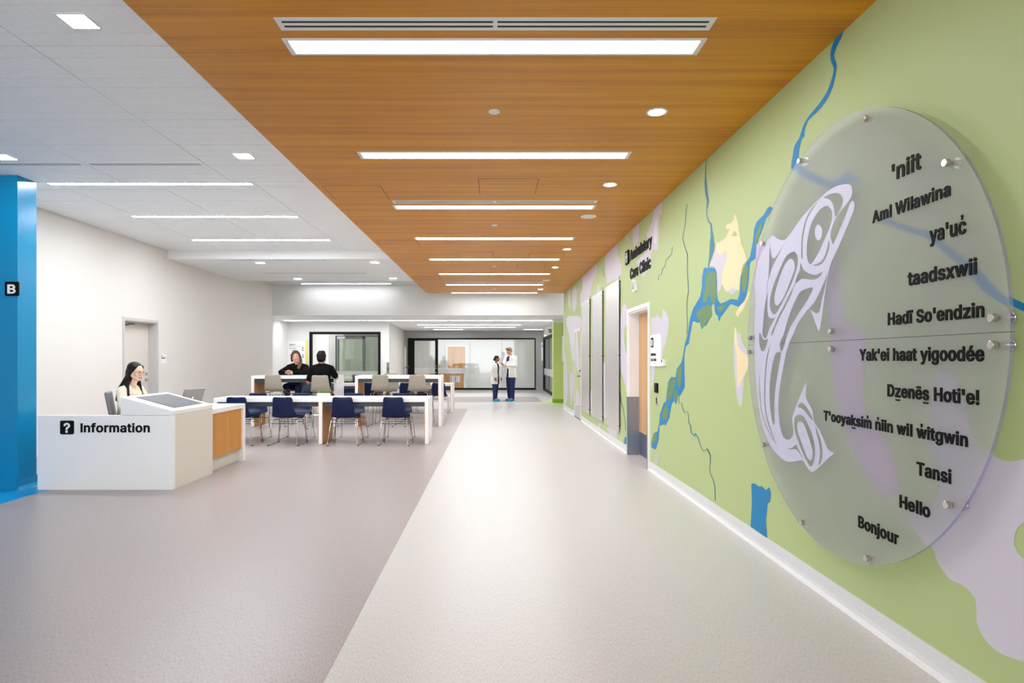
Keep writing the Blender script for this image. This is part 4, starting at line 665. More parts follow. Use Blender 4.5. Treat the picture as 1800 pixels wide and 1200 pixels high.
part('frame', 'dark_grey', w3, gx(637), gx(642), YD, YD + 0.06, 0.02, gz(590)); part('header', 'dark_grey', w3, gx(607), gx(642), YD, YD + 0.06, gz(595), gz(590)); part('header', 'dark_grey', w3, gx(592), gx(669), YD, YD + 0.06, gz(591), gz(589.5))
part('door_closer', 'steel', w3, gx(593), gx(606), YD - 0.05, YD - 0.01, gz(595), gz(591.5))
part('pane', 'glass_green', w3, gx(596), gx(637), YD + 0.02, YD + 0.03, 0.02, gz(595)); part('pane', 'glass_green', w3, gx(642), gx(680), YD + 0.02, YD + 0.03, 0.02, gz(591))
for v in (643, 649): MB().ball((gx(638) - gx(615), -0.02, gz(v)), 0.025).build('handle', 'chrome', w3)
t = thing('notice_board', 'pale printed notice board on the wall behind the left window', 'sign', (gx(617) * 25.1 / YD, 25.18, 1.55))
MB().box(-0.24, 0.1, -0.012, 0.0, -0.15, 0.75).build('board', 'sign_white', t); MB().box(-0.24, -0.02, -0.014, 0.0, -0.62, -0.2).build('grille', 'chair_grey', t)
for i in range(6): MB().box(-0.05, 0.06, -0.015, -0.012, 0.0 + i * 0.11, 0.02 + i * 0.11).build('text_line', 'text_grey', t)
# far glazing
w2 = tag(empty('window_2', ((gx0 + gx1) / 2, YF, 0)), 'wide black framed glazing in the grey far wall', kind='structure')
U = lambda u: (u - U0) * YF / F
Zf = lambda v: H + (V0 - v) * YF / F
part('frame', 'frame_black', w2, gx0, U(728.5), YF - 0.03, YF + 0.08, 0, gz1); part('frame', 'frame_black', w2, U(728.5), gx1, YF - 0.03, YF + 0.08, Zf(596.5), gz1)
part('frame', 'frame_black', w2, gx1 - 0.045, gx1, YF - 0.03, YF + 0.08, 0, Zf(596.5)); part('frame', 'frame_black', w2, U(728.5), gx1 - 0.045, YF - 0.03, YF + 0.08, 0.0, 0.085)
part('door_stile', 'frame_black', w2, U(765), U(769.8), YF - 0.03, YF + 0.08, 0.085, Zf(596.5)); part('door_rail', 'frame_black', w2, U(728.5), U(765), YF - 0.03, YF + 0.08, Zf(598.7), Zf(596.5))
for v in (643, 647, 655): MB().ball((U(767) - w2.location.x, -0.05, Zf(v)), 0.03).build('handle', 'chrome', w2)
for a, b in ((728.5, 765), (769.8, 826), (826.3, 882), (882.3, 940)):
    part('pane', 'glass_clear', w2, U(a) + 0.004, U(b) - 0.004, YF + 0.02, YF + 0.03, 0.085, Zf(597))
for u in (826.2, 882.2): part('pane_joint', 'frame_grey', w2, U(u) - 0.008, U(u) + 0.008, YF + 0.015, YF + 0.035, 0.085, Zf(597))
# glazed side door on the right of the hall
w4 = tag(empty('window_3', (XR, 25.7, 0)), 'black framed glass side door before the green wall end', kind='structure')
part('frame', 'frame_black', w4, XR - 0.03, XR + 0.05, 27.75, 28.05, 0, 2.33); part('frame', 'frame_black', w4, XR - 0.03, XR + 0.05, 23.3, 27.75, 2.22, 2.33); part('frame', 'frame_black', w4, XR - 0.03, XR + 0.05, 23.3, 27.75, 0, 0.09)
part('frame', 'frame_black', w4, XR - 0.03, XR + 0.05, 23.3, 23.42, 0.09, 2.22)
part('pane', 'glass_clear', w4, XR + 0.0, XR + 0.01, 23.42, 27.75, 0.09, 2.22)
b = part('frosted_band', 'glass_frost', w4, XR - 0.006, XR - 0.002, 23.42, 27.75, 0.70, 0.98)
struct('trim_1', MB().box(XL, XL + 0.012, 7.05, L0 - 0.05, 0, 0.10), 'base_white'); struct('trim_2', MB().box(XL, XL + 0.012, L1 + 0.05, YS, 0, 0.10), 'base_white')
struct('trim_3', MB().box(-4.05, gx0, YF - 0.012, YF, 0, 0.12).box(gx1, XR, YF - 0.012, YF, 0, 0.12), 'wall_grey')

# furniture behind the far glazing
Yd = 29.4; X2 = lambda u: (u - U0) * Yd / F; Z2 = lambda v: H + (V0 - v) * Yd / F
t = thing('reception_counter', 'wood fronted counter with white top behind the far glazing', 'counter', ((X2(729) + X2(818)) / 2, Yd, 0))
MB().box(X2(729) - t.location.x, X2(818) - t.location.x, 0.03, 0.6, 0, 0.70).build('front_panel', 'wood_panel', t)
MB().box(X2(727) - t.location.x, X2(820) - t.location.x, 0.0, 0.65, 0.70, 0.95).build('counter_top', 'solid_white', t)
MB().box(X2(775) - t.location.x, X2(778) - t.location.x, 0.02, 0.04, 0, 0.70).build('divider', 'wall_beige', t); MB().box(X2(815) - t.location.x, X2(818.5) - t.location.x, 0.01, 0.6, 0, 0.95).build('end_panel', 'solid_white', t)
t2 = thing('notice', 'small pale notice on the wood counter front behind the glazing', 'notice', (X2(797), Yd + 0.02, 0.45))
MB().box(-0.16, 0.30, -0.006, 0.0, -0.15, 0.15).build('sheet', 'sign_white', t2)
for i in range(4): MB().box(-0.13 + i * 0.1, -0.09 + i * 0.1, -0.008, -0.006, -0.12, 0.11).build('stripe', 'mural_lavender' if i % 2 else 'text_grey', t2)
d5 = tag(empty('door_5', (-1.9, 31.0, 0)), 'wood door with white frame behind the far glazing', kind='structure')
part('leaf', 'wood_panel', d5, (787 - U0) * 31 / F, (818 - U0) * 31 / F, 30.96, 31.0, 0.02, H + 21 * 31 / F)
a, b, zt = (787 - U0) * 31 / F, (818 - U0) * 31 / F, H + 21 * 31 / F
part('frame', 'paint_white', d5, a - 0.07, a, 30.93, 31.0, 0, zt + 0.07); part('frame', 'paint_white', d5, b, b + 0.07, 30.93, 31.0, 0, zt + 0.07); part('frame', 'paint_white', d5, a, b, 30.93, 31.0, zt, zt + 0.07)
t = thing('switch_plate', 'pale switch plate on the room wall left of the wood door, behind glass', 'switch', ((777.5 - U0) * 31 / F, 30.99, H - 15 * 31 / F))
MB().box(-0.05, 0.05, -0.012, 0, -0.07, 0.07).build('plate', 'light_frame', t); MB().box(-0.02, 0.02, -0.018, -0.012, -0.03, 0.03).build('rocker', 'frame_grey', t)
t = thing('switch_plate', 'brass switch plate beside the pale one, behind glass', 'switch', ((772.5 - U0) * 31 / F, 30.99, H - 14 * 31 / F))
MB().box(-0.05, 0.05, -0.012, 0, -0.1, 0.1).build('plate', 'sign_yellow', t); MB().box(-0.02, 0.02, -0.018, -0.012, -0.03, 0.03).build('rocker', 'dark_grey', t)

# ================================================================ SIGNS AND SMALL THINGS ON THE WALLS
def rounded(w, h, r, n=5):
    o = []
    for cx, cy, a0 in ((w / 2 - r, h / 2 - r, 0), (-w / 2 + r, h / 2 - r, 90), (-w / 2 + r, -h / 2 + r, 180), (w / 2 - r, -h / 2 + r, 270)):
        for k in range(n + 1):
            a = R(a0 + 90 * k / n); o.append((cx + r * math.cos(a), cy + r * math.sin(a)))
    return o
EX, EZ = Vector((1, 0, 0)), Vector((0, 0, 1)); EYN = Vector((0, -1, 0)); EY = Vector((0, 1, 0))
def plate_front(name, m, parent, w, h, d, r): return MB().prism(rounded(w, h, r), 'y', -d, 0).build(name, m, parent)     # faces -y
def plate_side(name, m, parent, w, h, d, r): return MB().prism(rounded(w, h, r), 'x', -d, 0).build(name, m, parent)      # faces -x
# letter sign on the blue column
p = at(22, 507.5, 6.74); t = thing('letter_sign', 'black square sign with a white letter B on the blue column', 'sign', p)
plate_front('plate', 'black', t, 0.148, 0.152, 0.012, 0.014)
text_obj('letter', 'B', 'sign_white', t, (-0.045, -0.012, -0.048), EX, EZ, 0.088, 0.098, 0.003, 0.035)
# room sign by the staff door
y = F * -XL / (U0 - 286.5); t = thing('room_sign', 'small white room sign beside the staff door', 'sign', (XL, y, H))
MB().box(0, 0.012, -0.1, 0.1, -0.09, 0.08).build('plate', 'sign_white', t); MB().box(0.012, 0.014, -0.08, 0.06, 0.0, 0.018).build('text_line', 'black', t); MB().box(0.012, 0.014, -0.08, -0.04, 0.045, 0.06).build('text_line', 'black', t)
MB().box(0, 0.013, -0.1, 0.1, 0.03, 0.034).build('joint', 'text_grey', t)
# level directory in the hall
x0 = (506 - U0) * YG / F; t = thing('directory_sign', 'white level directory with a yellow edge on the hall wall', 'sign', (x0, YG, 1.2))
MB().box(0, 0.60, -0.015, 0, 0.0, 0.80).build('panel', 'sign_white', t); MB().box(0.62, 0.69, -0.015, 0, 0.02, 0.82).build('edge_strip', 'sign_yellow', t)
text_obj('heading', 'Level 1', 'black', t, (0.06, -0.015, 0.66), EX, EZ, 0.20, 0.05, 0.003)
MB().box(0.05, 0.56, -0.017, -0.015, 0.615, 0.622).build('rule', 'text_grey', t)
for z, w in ((0.54, 0.16), (0.47, 0.15), (0.40, 0.24), (0.29, 0.17), (0.22, 0.15), (0.10, 0.20)): MB().box(0.14, 0.14 + w, -0.017, -0.015, z, z + 0.018).build('text_line', 'text_grey', t)
for z in (0.54, 0.47, 0.30, 0.23): MB().box(0.50, 0.54, -0.017, -0.015, z, z + 0.04).build('pictogram', 'black', t)
for z in (0.54, 0.30): MB().box(0.07, 0.10, -0.017, -0.015, z, z + 0.03).build('pictogram', 'black', t)
# tall grey plate on the hall wall right of the window
t = thing('wall_plate', 'tall grey steel plate on the white wall right of the window', 'wall plate', at(682, 648, YG))
MB().box(-0.045, 0.045, -0.012, 0, -0.35, 0.22).build('plate', 'chair_grey', t, bevel=0.003); MB().box(-0.02, 0.02, -0.016, -0.012, -0.05, 0.05).build('slot', 'dark_grey', t)
t = thing('door_handle_set', 'dark lever set low on the angled wall beside the far glazing', 'handle', at(713.5, 646, 27.4))
MB().box(-0.06, 0.0, -0.02, 0.0, -1.0, 0.9).build('edge_strip', 'wall_beige', t); MB().tube([(0, -0.02, 0.02), (-0.04, -0.06, 0.0), (0.14, -0.06, 0.02)], 0.012).build('lever', 'edge_dark', t); MB().tube([(0.06, -0.05, 0.03), (0.15, -0.05, 0.06)], 0.012).build('tip', 'orange', t)
# hanging sign with a pictogram in the far hall
t = thing('blade_sign', 'white hanging sign with a black pictogram beside the green wall', 'sign', (XR, 24.0, 2.45))
MB().box(-0.27, 0.0, -0.02, 0.02, -0.14, 0.15).build('panel', 'sign_white', t, bevel=0.003)
pl = MB().prism([(a - 0.075, b + 0.0) for a, b in rounded(0.11, 0.13, 0.012)], 'y', -0.024, -0.02).build('pictogram', 'black', t)
text_obj('symbol', 'D', 'sign_white', t, (-0.102, -0.024, -0.032), EX, EZ, 0.055, 0.065, 0.002, 0.02)
t = thing('wall_sign', 'narrow white sign on the grey wall beside the glass side door', 'sign', at(953.3, 618, YF))
MB().box(-0.045, 0.045, -0.015, 0, -0.4, 0.42).build('plate', 'sign_white', t); MB().box(-0.02, 0.02, -0.018, -0.015, 0.2, 0.3).build('pictogram', 'text_grey', t)
t = thing('wall_sign', 'narrow tall white panel on the green wall end', 'sign', at(989.3, 613, 19.9))
MB().box(-0.028, 0.028, -0.05, 0, -0.42, 0.40).build('plate', 'sign_white', t); MB().box(-0.03, 0.03, -0.052, -0.05, -0.42, -0.40).build('edge', 'frame_grey', t)
# clinic lettering over the door
MW = thing('wall_lettering', 'black raised words Ambulatory Care Clinic with a pictogram on the mural wall', 'lettering', (XW, 9.26, H + 1.48))
def ry(u, x=XW): return F * x / (u - U0)
o = MW.location
MB().prism([(a, b) for a, b in rounded(0.21, 0.20, 0.02)], 'x', -0.022, 0).build('pictogram', 'black', MW)
for a in (-1, 1):
    MB().ball((-0.024, a * 0.034, 0.055), 0.004, 0.014, 0.014).build('figure', 'sign_white', MW)
    MB().box(-0.025, -0.022, a * 0.034 - 0.022, a * 0.034 + 0.022, -0.015, 0.035).box(-0.025, -0.022, a * 0.034 - 0.012, a * 0.034 + 0.012, -0.075, -0.02).build('figure', 'sign_white', MW)
yA, yB = ry(1108.3), ry(1146.5)
text_obj('word_line', 'Ambulatory', 'black', MW, (0, yA - o.y, H + 1.407 - o.z), EYN, EZ, yA - yB, 0.15, 0.010, 0.03)
yA, yB = ry(1108.5), ry(1144.3)
text_obj('word_line', 'Care Clinic', 'black', MW, (0, yA - o.y, H + 1.14 - o.z), EYN, EZ, yA - yB, 0.155, 0.010, 0.03)
# strobe above the door
t = thing('alarm_strobe', 'white alarm strobe above the clinic door', 'alarm', right_pt(1117.5, 502))
plate_side('base', 'paint_white', t, 0.17, 0.16, 0.03, 0.012); MB().ball((-0.03, 0, 0), 0.035, 0.05, 0.055).build('lens', 'mural_lavender', t, smooth=True); MB().box(-0.04, -0.03, -0.075, -0.055, -0.06, 0.06).build('grille', 'light_frame', t)
# clinic door sign
y0, y1 = ry(1145.2), ry(1163); c = (XW, (y0 + y1) / 2, H + (V0 - 616) * (y0 + y1) / 2 / F)
t = thing('door_sign', 'white door sign reading Ambulatory Care Clinic right of the clinic door', 'sign', c)
w = y0 - y1; MB().box(-0.016, 0, -w / 2, w / 2, -0.19, 0.195).build('plate', 'sign_white', t, bevel=0.002)
MB().prism([(a + w / 2 - 0.10, b + 0.10) for a, b in rounded(0.115, 0.12, 0.014)], 'x', -0.019, -0.016).build('pictogram', 'black', t)
for a in (-1, 1): MB().box(-0.021, -0.019, w / 2 - 0.10 + a * 0.02 - 0.012, w / 2 - 0.10 + a * 0.02 + 0.012, 0.06, 0.135).build('figure', 'sign_white', t)
text_obj('word_line', 'Ambulatory', 'black', t, (-0.016, w / 2 - 0.03, -0.06), EYN, EZ, 0.25, 0.034, 0.002); text_obj('word_line', 'Care Clinic', 'black', t, (-0.016, w / 2 - 0.03, -0.125), EYN, EZ, 0.27, 0.034, 0.002)
def gadget(name, label, cat, u, v, w, h, d, m, inner):
    t = thing(name, label, cat, right_pt(u, v)); plate_side('body', m, t, w, h, d, 0.006)
    for (nm, a0, a1, b0, b1, mm) in inner: MB().box(-d - 0.003, -d, a0, a1, b0, b1).build(nm, mm, t)
gadget('call_button', 'small white call box at the lower corner of the door sign', 'button', 1168, 637, 0.12, 0.075, 0.03, 'sign_white', [('button', -0.01, 0.02, 0.005, 0.03, 'black')])
gadget('card_reader', 'black card reader right of the clinic door', 'card reader', 1155, 681.5, 0.12, 0.115, 0.02, 'black', [('indicator', -0.02, 0.02, 0.035, 0.045, 'dark_grey')])
gadget('push_plate', 'steel door push plate below the card reader', 'switch', 1156, 704, 0.09, 0.105, 0.012, 'steel', [('button', -0.028, 0.028, -0.035, 0.035, 'dark_grey'), ('symbol', -0.01, 0.01, -0.012, 0.012, 'sign_white')])
gadget('power_outlet', 'steel power outlet low on the mural wall beside the clinic door', 'outlet', 1155.8, 806, 0.11, 0.115, 0.02, 'steel', [('socket', -0.025, 0.025, 0.008, 0.04, 'frame_grey'), ('socket', -0.025, 0.025, -0.04, -0.008, 'frame_grey')])

# steel panels on stand-offs
XP = 1.935
for i, (ya, yb) in enumerate([(9.81, 11.01), (11.33, 12.49), (12.86, 14.04)]):
    t = thing('steel_panel', ['brushed steel wall panel nearest the clinic door', 'middle one of the three brushed steel wall panels', 'brushed steel wall panel farthest from the camera'][i], 'wall panel', (XW, (ya + yb) / 2, 0), 0, 'steel wall panels')
    hy = (yb - ya) / 2
    MB().box(XP - XW, XP - XW + 0.004, -hy, hy, 0.27, 2.63).build('sheet', 'steel', t)
    MB().box(XP - XW, XP - XW + 0.005, -hy - 0.004, -hy, 0.22, 2.68).build('edge_rail', 'edge_dark', t)
    for yy in (-hy + 0.05, hy - 0.05):
        for z in (0.36, 1.45, 2.54): MB().cyl((0, yy, z), (XP - XW - 0.012, yy, z), 0.011, 10).build('stand_off', 'chrome', t)
    for z in (0.36, 1.45, 2.60): MB().cyl((XP - XW - 0.006, -hy - 0.012, z), (-0.004, -hy - 0.012, z), 0.008, 8).build('bracket', 'edge_dark', t)

# ================================================================ THE GREETING DISC
XD, YD_, ZD, RD = 1.895, 3.52, 1.511, 1.201
disc = thing('greeting_disc', 'large round frosted acrylic disc with a fish emblem and greetings in black letters', 'sign', (XW, YD_, ZD))
TH = 0.014; ox = XD - XW
def half(sgn):
    seam = 1.4985 - ZD; a0 = math.asin(max(-1, min(1, seam / RD))); n = 72; pts = []
    if sgn > 0: ang = [a0 + (math.pi - 2 * a0) * k / n for k in range(n + 1)]
    else: ang = [math.pi - a0 + (math.pi + 2 * a0) * k / n for k in range(n + 1)]
    return [(RD * math.cos(a), RD * math.sin(a) + (0.0012 if (k in (0, n)) and sgn > 0 else (-0.0012 if k in (0, n) else 0))) for k, a in enumerate(ang)]
for s, nm in ((1, 'upper half of the disc'), (-1, 'lower half of the disc')):
    hp = half(s); hp = hp if sarea(hp) > 0 else hp[::-1]
    o = MB().prism(hp, 'x', ox, ox + TH).build('disc_half', 'acrylic', disc); o['label'] = nm      # frosted face, clear back, tinted rim
    o.data.materials.append(MATS['acrylic_back']); o.data.materials.append(MATS['acrylic_edge'])
    for f in o.data.polygons: f.material_index = 0 if f.normal.x < -0.5 else 1 if f.normal.x > 0.5 else 2
MB().box(ox - 0.0006, ox + TH + 0.0006, -RD, RD, 1.4985 - ZD - 0.001, 1.4985 - ZD + 0.001).build('seam', 'edge_dark', disc)
def dp(u, v):                                   # a point on the disc's face, local
    x, y, z = right_pt(u, v, XD); return (y - YD_, z - ZD)
pins = [(1525, 208), (1409, 283), (1668, 286), (1343, 428), (1320.5, 593.5), (1319.5, 618.5), (1464, 582), (1464, 613), (1750, 558), (1750, 606), (1344.5, 781.5), (1413, 918), (1528, 981), (1670, 887)]
pin = None
for u, v in pins:
    y, z = dp(u, v)
    if pin is None:
        pin = MB().cyl((ox - 0.022, 0, 0), (ox, 0, 0), 0.0165, 20).cyl((ox + TH, 0, 0), (-0.010, 0, 0), 0.014, 20).cyl((-0.010, 0, 0), (-0.0042, 0, 0), 0.024, 20).build('stand_off', 'chrome', disc, bevel=0.002)
        q = pin
    else:
        q = pin.copy(); COL.objects.link(q); q.parent = disc
    q.location = (0, y, z)
def line(body, u0, u1, zb, cap, marks=()):
    ya, yb = F * XD / (u0 - U0) - YD_, F * XD / (u1 - U0) - YD_
    text_obj('greeting', body, 'black', disc, (ox - 0.0005, ya, H + zb - ZD), EYN, EZ, ya - yb, cap, 0.004, 0.022, marks)
for a in [("'niit", 1568.8, 1620, 0.845, 0.080), ('Aml Wilawina', 1534.5, 1671.7, 0.678, 0.060), ("ya'uc", 1635.3, 1699, 0.505, 0.068, [(4, 'comma')]), ('taadsxwii', 1596.8, 1718, 0.334, 0.065),
          ('Had\u00ef So\'endzin', 1561.8, 1731, 0.162, 0.060), ("Yak'ei haat yigood\u00e9e", 1512, 1730.8, -0.0085, 0.061), ("Dzen\u0113s Hoti'e!", 1561, 1722, -0.180, 0.060, [(1, 'below'), (5, 'below')]),
          ("T'ooyaksim niin wil witgwin", 1448.7, 1702, -0.352, 0.057, [(6, 'below'), (9, 'comma'), (11, 'comma'), (20, 'comma')]), ('Tansi', 1612.5, 1672.7, -0.518, 0.060), ('Hello', 1582.4, 1635.5, -0.692, 0.060), ('Bonjour', 1509.7, 1580, -0.873, 0.062)]:
    line(*a)
# fish emblem
c1 = lambda p: c_(1300, 300, 0.25, p)
c2 = lambda p: c_(1300, 580, 210 / 969, p)
sil = c1([(640, 130), (700, 102), (770, 95), (793, 130), (790, 175), (760, 225), (700, 300), (672, 345), (650, 400), (640, 450), (650, 500), (662, 515), (690, 450), (745, 320), (780, 228), (800, 213), (811, 240), (800, 290), (760, 390), (700, 530), (645, 650), (628, 710), (612, 800), (590, 950), (575, 1060), (562, 1122), (545, 1100), (510, 1005), (485, 972), (440, 1030), (405, 1085)]) \
    + c2([(440, 30), (415, 80), (385, 165), (360, 280), (335, 420), (318, 560), (320, 700), (335, 800), (360, 870), (395, 890), (425, 870), (440, 820), (428, 720), (440, 670), (470, 590), (540, 430), (538, 530), (560, 590), (592, 650), (607, 745), (617, 762), (650, 810), (690, 900), (720, 970), (770, 995), (730, 1030), (680, 1080), (620, 1135), (585, 1148), (555, 1120), (525, 1070), (510, 1056), (470, 1060), (420, 1068), (370, 1060), (320, 1020), (260, 950), (210, 850), (180, 750), (160, 650), (145, 540), (135, 420), (125, 250), (122, 120)]) \
    + c1([(110, 1200), (105, 1100), (110, 1000), (115, 900), (110, 800), (120, 690), (150, 600), (190, 500), (215, 470), (240, 455), (270, 480), (320, 485), (360, 440), (430, 340), (500, 260), (580, 180)])
holes = [c1([(590, 190), (640, 162), (690, 157), (720, 175), (728, 215), (712, 268), (676, 325), (662, 250), (645, 213), (615, 196)]),
         c1([(620, 248), (648, 280), (650, 340), (632, 410), (600, 480), (560, 570), (508, 652), (485, 640), (472, 580), (480, 480), (510, 360), (560, 280), (595, 252)]),
         c1([(555, 378), (578, 400), (583, 440), (570, 480), (550, 488), (534, 460), (530, 420), (540, 388)]),
         c1([(628, 490), (634, 540), (602, 625), (560, 665), (520, 664), (572, 640), (608, 580)]),
         c1([(560, 214), (512, 275), (470, 362), (448, 470), (444, 555), (446, 618), (437, 615), (435, 555), (440, 468), (462, 358), (505, 268)]),
         c1([(430, 645), (450, 693), (500, 726), (545, 730), (584, 709), (570, 740), (530, 765), (480, 763), (440, 760), (405, 785), (388, 796), (410, 730), (428, 690)]),
         c1([(380, 568), (405, 590), (412, 640), (395, 720), (350, 830), (300, 930), (260, 1000), (235, 1005), (215, 960), (220, 880), (250, 780), (290, 680), (330, 600)]),
         c1([(360, 620), (385, 640), (385, 700), (350, 800), (300, 910), (265, 948), (247, 920), (252, 850), (290, 730), (325, 650)]),
         c1([(430, 850), (475, 830), (518, 822), (490, 890), (420, 1000), (365, 1090), (340, 1145)]) + c2([(365, 120), (344, 172), (333, 150), (331, 100)]) + c1([(312, 1150), (340, 1050), (385, 930)]),
         c1([(622, 712), (604, 762), (560, 862), (525, 928), (492, 966), (520, 990), (545, 1002), (565, 980), (583, 900), (606, 800)]),
         c2([(320, 178), (338, 188), (320, 300), (300, 420), (285, 560), (285, 700), (282, 775), (262, 720), (247, 600), (245, 480), (255, 350), (280, 230), (300, 185)]),
         c1([(318, 512), (270, 600), (228, 690), (196, 800), (188, 865), (203, 760), (210, 640), (212, 525), (224, 580), (240, 618), (280, 572)]),
         c1([(200, 862), (196, 950), (207, 1030), (248, 1040), (215, 1100), (187, 1178), (163, 1150), (168, 1050), (182, 930)]),
         c1([(400, 770), (360, 880), (310, 980), (270, 1060), (235, 1150), (225, 1148), (262, 1050), (300, 975), (350, 875)]),
         c2([(163, 20), (160, 100), (175, 160), (195, 170), (215, 140), (232, 70), (205, 80), (185, 60)]),
         c2([(252, 125), (235, 200), (219, 300), (211, 450), (211, 600), (230, 720), (272, 850), (292, 922), (265, 852), (222, 722), (203, 602), (203, 450), (211, 300), (226, 198)]),
         c2([(163, 310), (168, 500), (184, 650), (224, 780), (286, 918), (216, 782), (177, 652), (161, 500)]),
         c2([(480, 685), (520, 700), (560, 770), (600, 880), (615, 980), (605, 1070), (580, 1108), (550, 1070), (500, 960), (460, 850), (445, 770), (450, 710)]),
         c2([(482, 742), (520, 760), (560, 860), (594, 980), (590, 1040), (570, 1055), (540, 1010), (500, 900), (472, 820), (469, 770)]),
         c2([(472, 622), (500, 590), (530, 605), (568, 660), (598, 735), (556, 688), (510, 637)]),
         c2([(618, 785), (637, 830), (662, 900), (676, 1000), (666, 1060), (642, 1093), (655, 1000), (646, 920), (627, 850)]),
         c2([(385, 962), (430, 955), (462, 925), (478, 962), (500, 1010), (515, 1045), (488, 1000), (462, 968), (430, 966)])]
def loc(lp, n): return [(-a, b) for a, b in [dp(*q) for q in spline(lp, n)]]
vs, fs = curve_fill([loc(sil, 3)] + [loc(hh, 3) for hh in holes])
o = MB().add([(ox - 0.001, -v[0], v[1]) for v in vs], fs).build('fish_emblem', 'emblem', disc); o['label'] = 'pale lilac leaping fish emblem'

# ================================================================ INFORMATION DESK
DX0, DX1, DY0, DY1, DY2, DZT = -4.87, -3.43, 6.73, 7.69, 8.70, 0.794
desk = thing('information_desk', 'white information desk with wood panel beside the blue column', 'desk', (-4.1, 7.4, 0))
o = desk.location
def dk(name, m, x0, x1, y0, y1, z0, z1, bevel=0.003): return MB().box(x0 - o.x, x1 - o.x, y0 - o.y, y1 - o.y, z0, z1).build(name, m, desk, bevel=bevel)
dk('front_panel', 'solid_white', DX0, DX1, DY0, DY0 + 0.06, 0.0, DZT)
dk('side_panel', 'desk_side', DX1 - 0.06, DX1, DY0 + 0.06, DY1, 0.0, DZT)
dk('inner_panel', 'solid_white', -4.0, DX1 - 0.06, DY1 - 0.05, DY1, 0.0, DZT - 0.06)
dk('counter_top', 'solid_white', -4.45, DX1, DY1, DY2, DZT - 0.07, DZT - 0.012)
dk('worktop', 'solid_white', -4.85, -4.0, DY0 + 0.06, DY0 + 0.30, 0.66, 0.70)
dk('leg', 'solid_white', -4.35, DX1, DY2 - 0.075, DY2, 0.0, DZT - 0.07)
wp = dk('wood_panel', 'wood_panel', DX1 - 0.045, DX1 - 0.025, DY1, DY2 - 0.075, 0.17, DZT - 0.07, 0.0)
wp['label'] = 'golden wood side panel'
dk('toe_kick', 'desk_side', DX1 - 0.11, DX1 - 0.09, DY1, DY2 - 0.075, 0.0, 0.17, 0.0)
# sloping kiosk on the desk top
kx0, kx1, kz0, kz1 = -3.985, DX1, 0.992, 0.842
kp = [(kx0 - o.x, DZT + 0.002), (kx1 - o.x, DZT + 0.002), (kx1 - o.x, kz1), (kx0 - o.x, kz0)]
kiosk = MB().prism(kp, 'y', DY0 - o.y, DY1 - o.y).build('kiosk', 'solid_white', desk, bevel=0.004); kiosk['label'] = 'sloping white kiosk top with a screen'
def kz(x): return kz0 + (kz1 - kz0) * (x - kx0) / (kx1 - kx0)
def kface(name, m, xa, xb, ya, yb, lift):
    return MB().add([(x - o.x, y - o.y, kz(x) + d) for d in (0.0005, lift) for x, y in ((xa, ya), (xb, ya), (xb, yb), (xa, yb))],
                    [(3, 2, 1, 0), (4, 5, 6, 7), (0, 1, 5, 4), (1, 2, 6, 5), (2, 3, 7, 6), (3, 0, 4, 7)]).build(name, m, kiosk)
kface('screen_bezel', 'black', -3.925, -3.50, 6.90, 7.60, 0.002)
kface('screen', 'screen_grey', -3.915, -3.508, 6.91, 7.585, 0.003)
# lettering on the desk front
ic = at(118.2, 751, DY0)
pl = MB().prism([(a + ic[0] - o.x, b + ic[2]) for a, b in rounded(0.147, 0.147, 0.018)], 'y', DY0 - o.y - 0.006, DY0 - o.y).build('pictogram', 'black', desk)
text_obj('question_mark', '?', 'sign_white', pl, (ic[0] - o.x - 0.034, DY0 - o.y - 0.006, ic[2] - 0.052), EX, EZ, 0.068, 0.105, 0.002, 0.045)
ta, tb = at(142, 759, DY0), at(263.5, 759, DY0)
text_obj('lettering', 'Information', 'black', desk, (ta[0] - o.x, DY0 - o.y, ta[2]), EX, EZ, tb[0] - ta[0], 0.098, 0.006, 0.028)
# laptop on the counter
lap = thing('laptop', 'open grey laptop on the information desk', 'laptop', (-4.03, 8.21, DZT - 0.012), R(66))
MB().box(-0.16, 0.16, -0.11, 0.11, 0, 0.012).build('base', 'laptop_grey', lap, bevel=0.003)
Ml = Matrix.Rotation(R(22), 4, 'X')
def lid(name, m, x0, x1, y0, y1, z0, z1, par):
    b = MB().box(x0, x1, y0, y1, z0, z1); b.v = [tuple(Ml @ Vector(p) + Vector((0, -0.105, 0.012))) for p in b.v]; return b.build(name, m, par)
ld = lid('lid', 'laptop_grey', -0.16, 0.16, -0.005, 0.003, 0, 0.235, lap); lid('display', 'screen_grey', -0.15, 0.15, 0.003, 0.004, 0.01, 0.205, ld); lid('emblem', 'sign_white', -0.012, 0.012, -0.0062, -0.005, 0.10, 0.125, ld)
MB().box(-0.14, 0.14, -0.02, 0.08, 0.012, 0.0135).build('keyboard', 'dark_grey', lap)

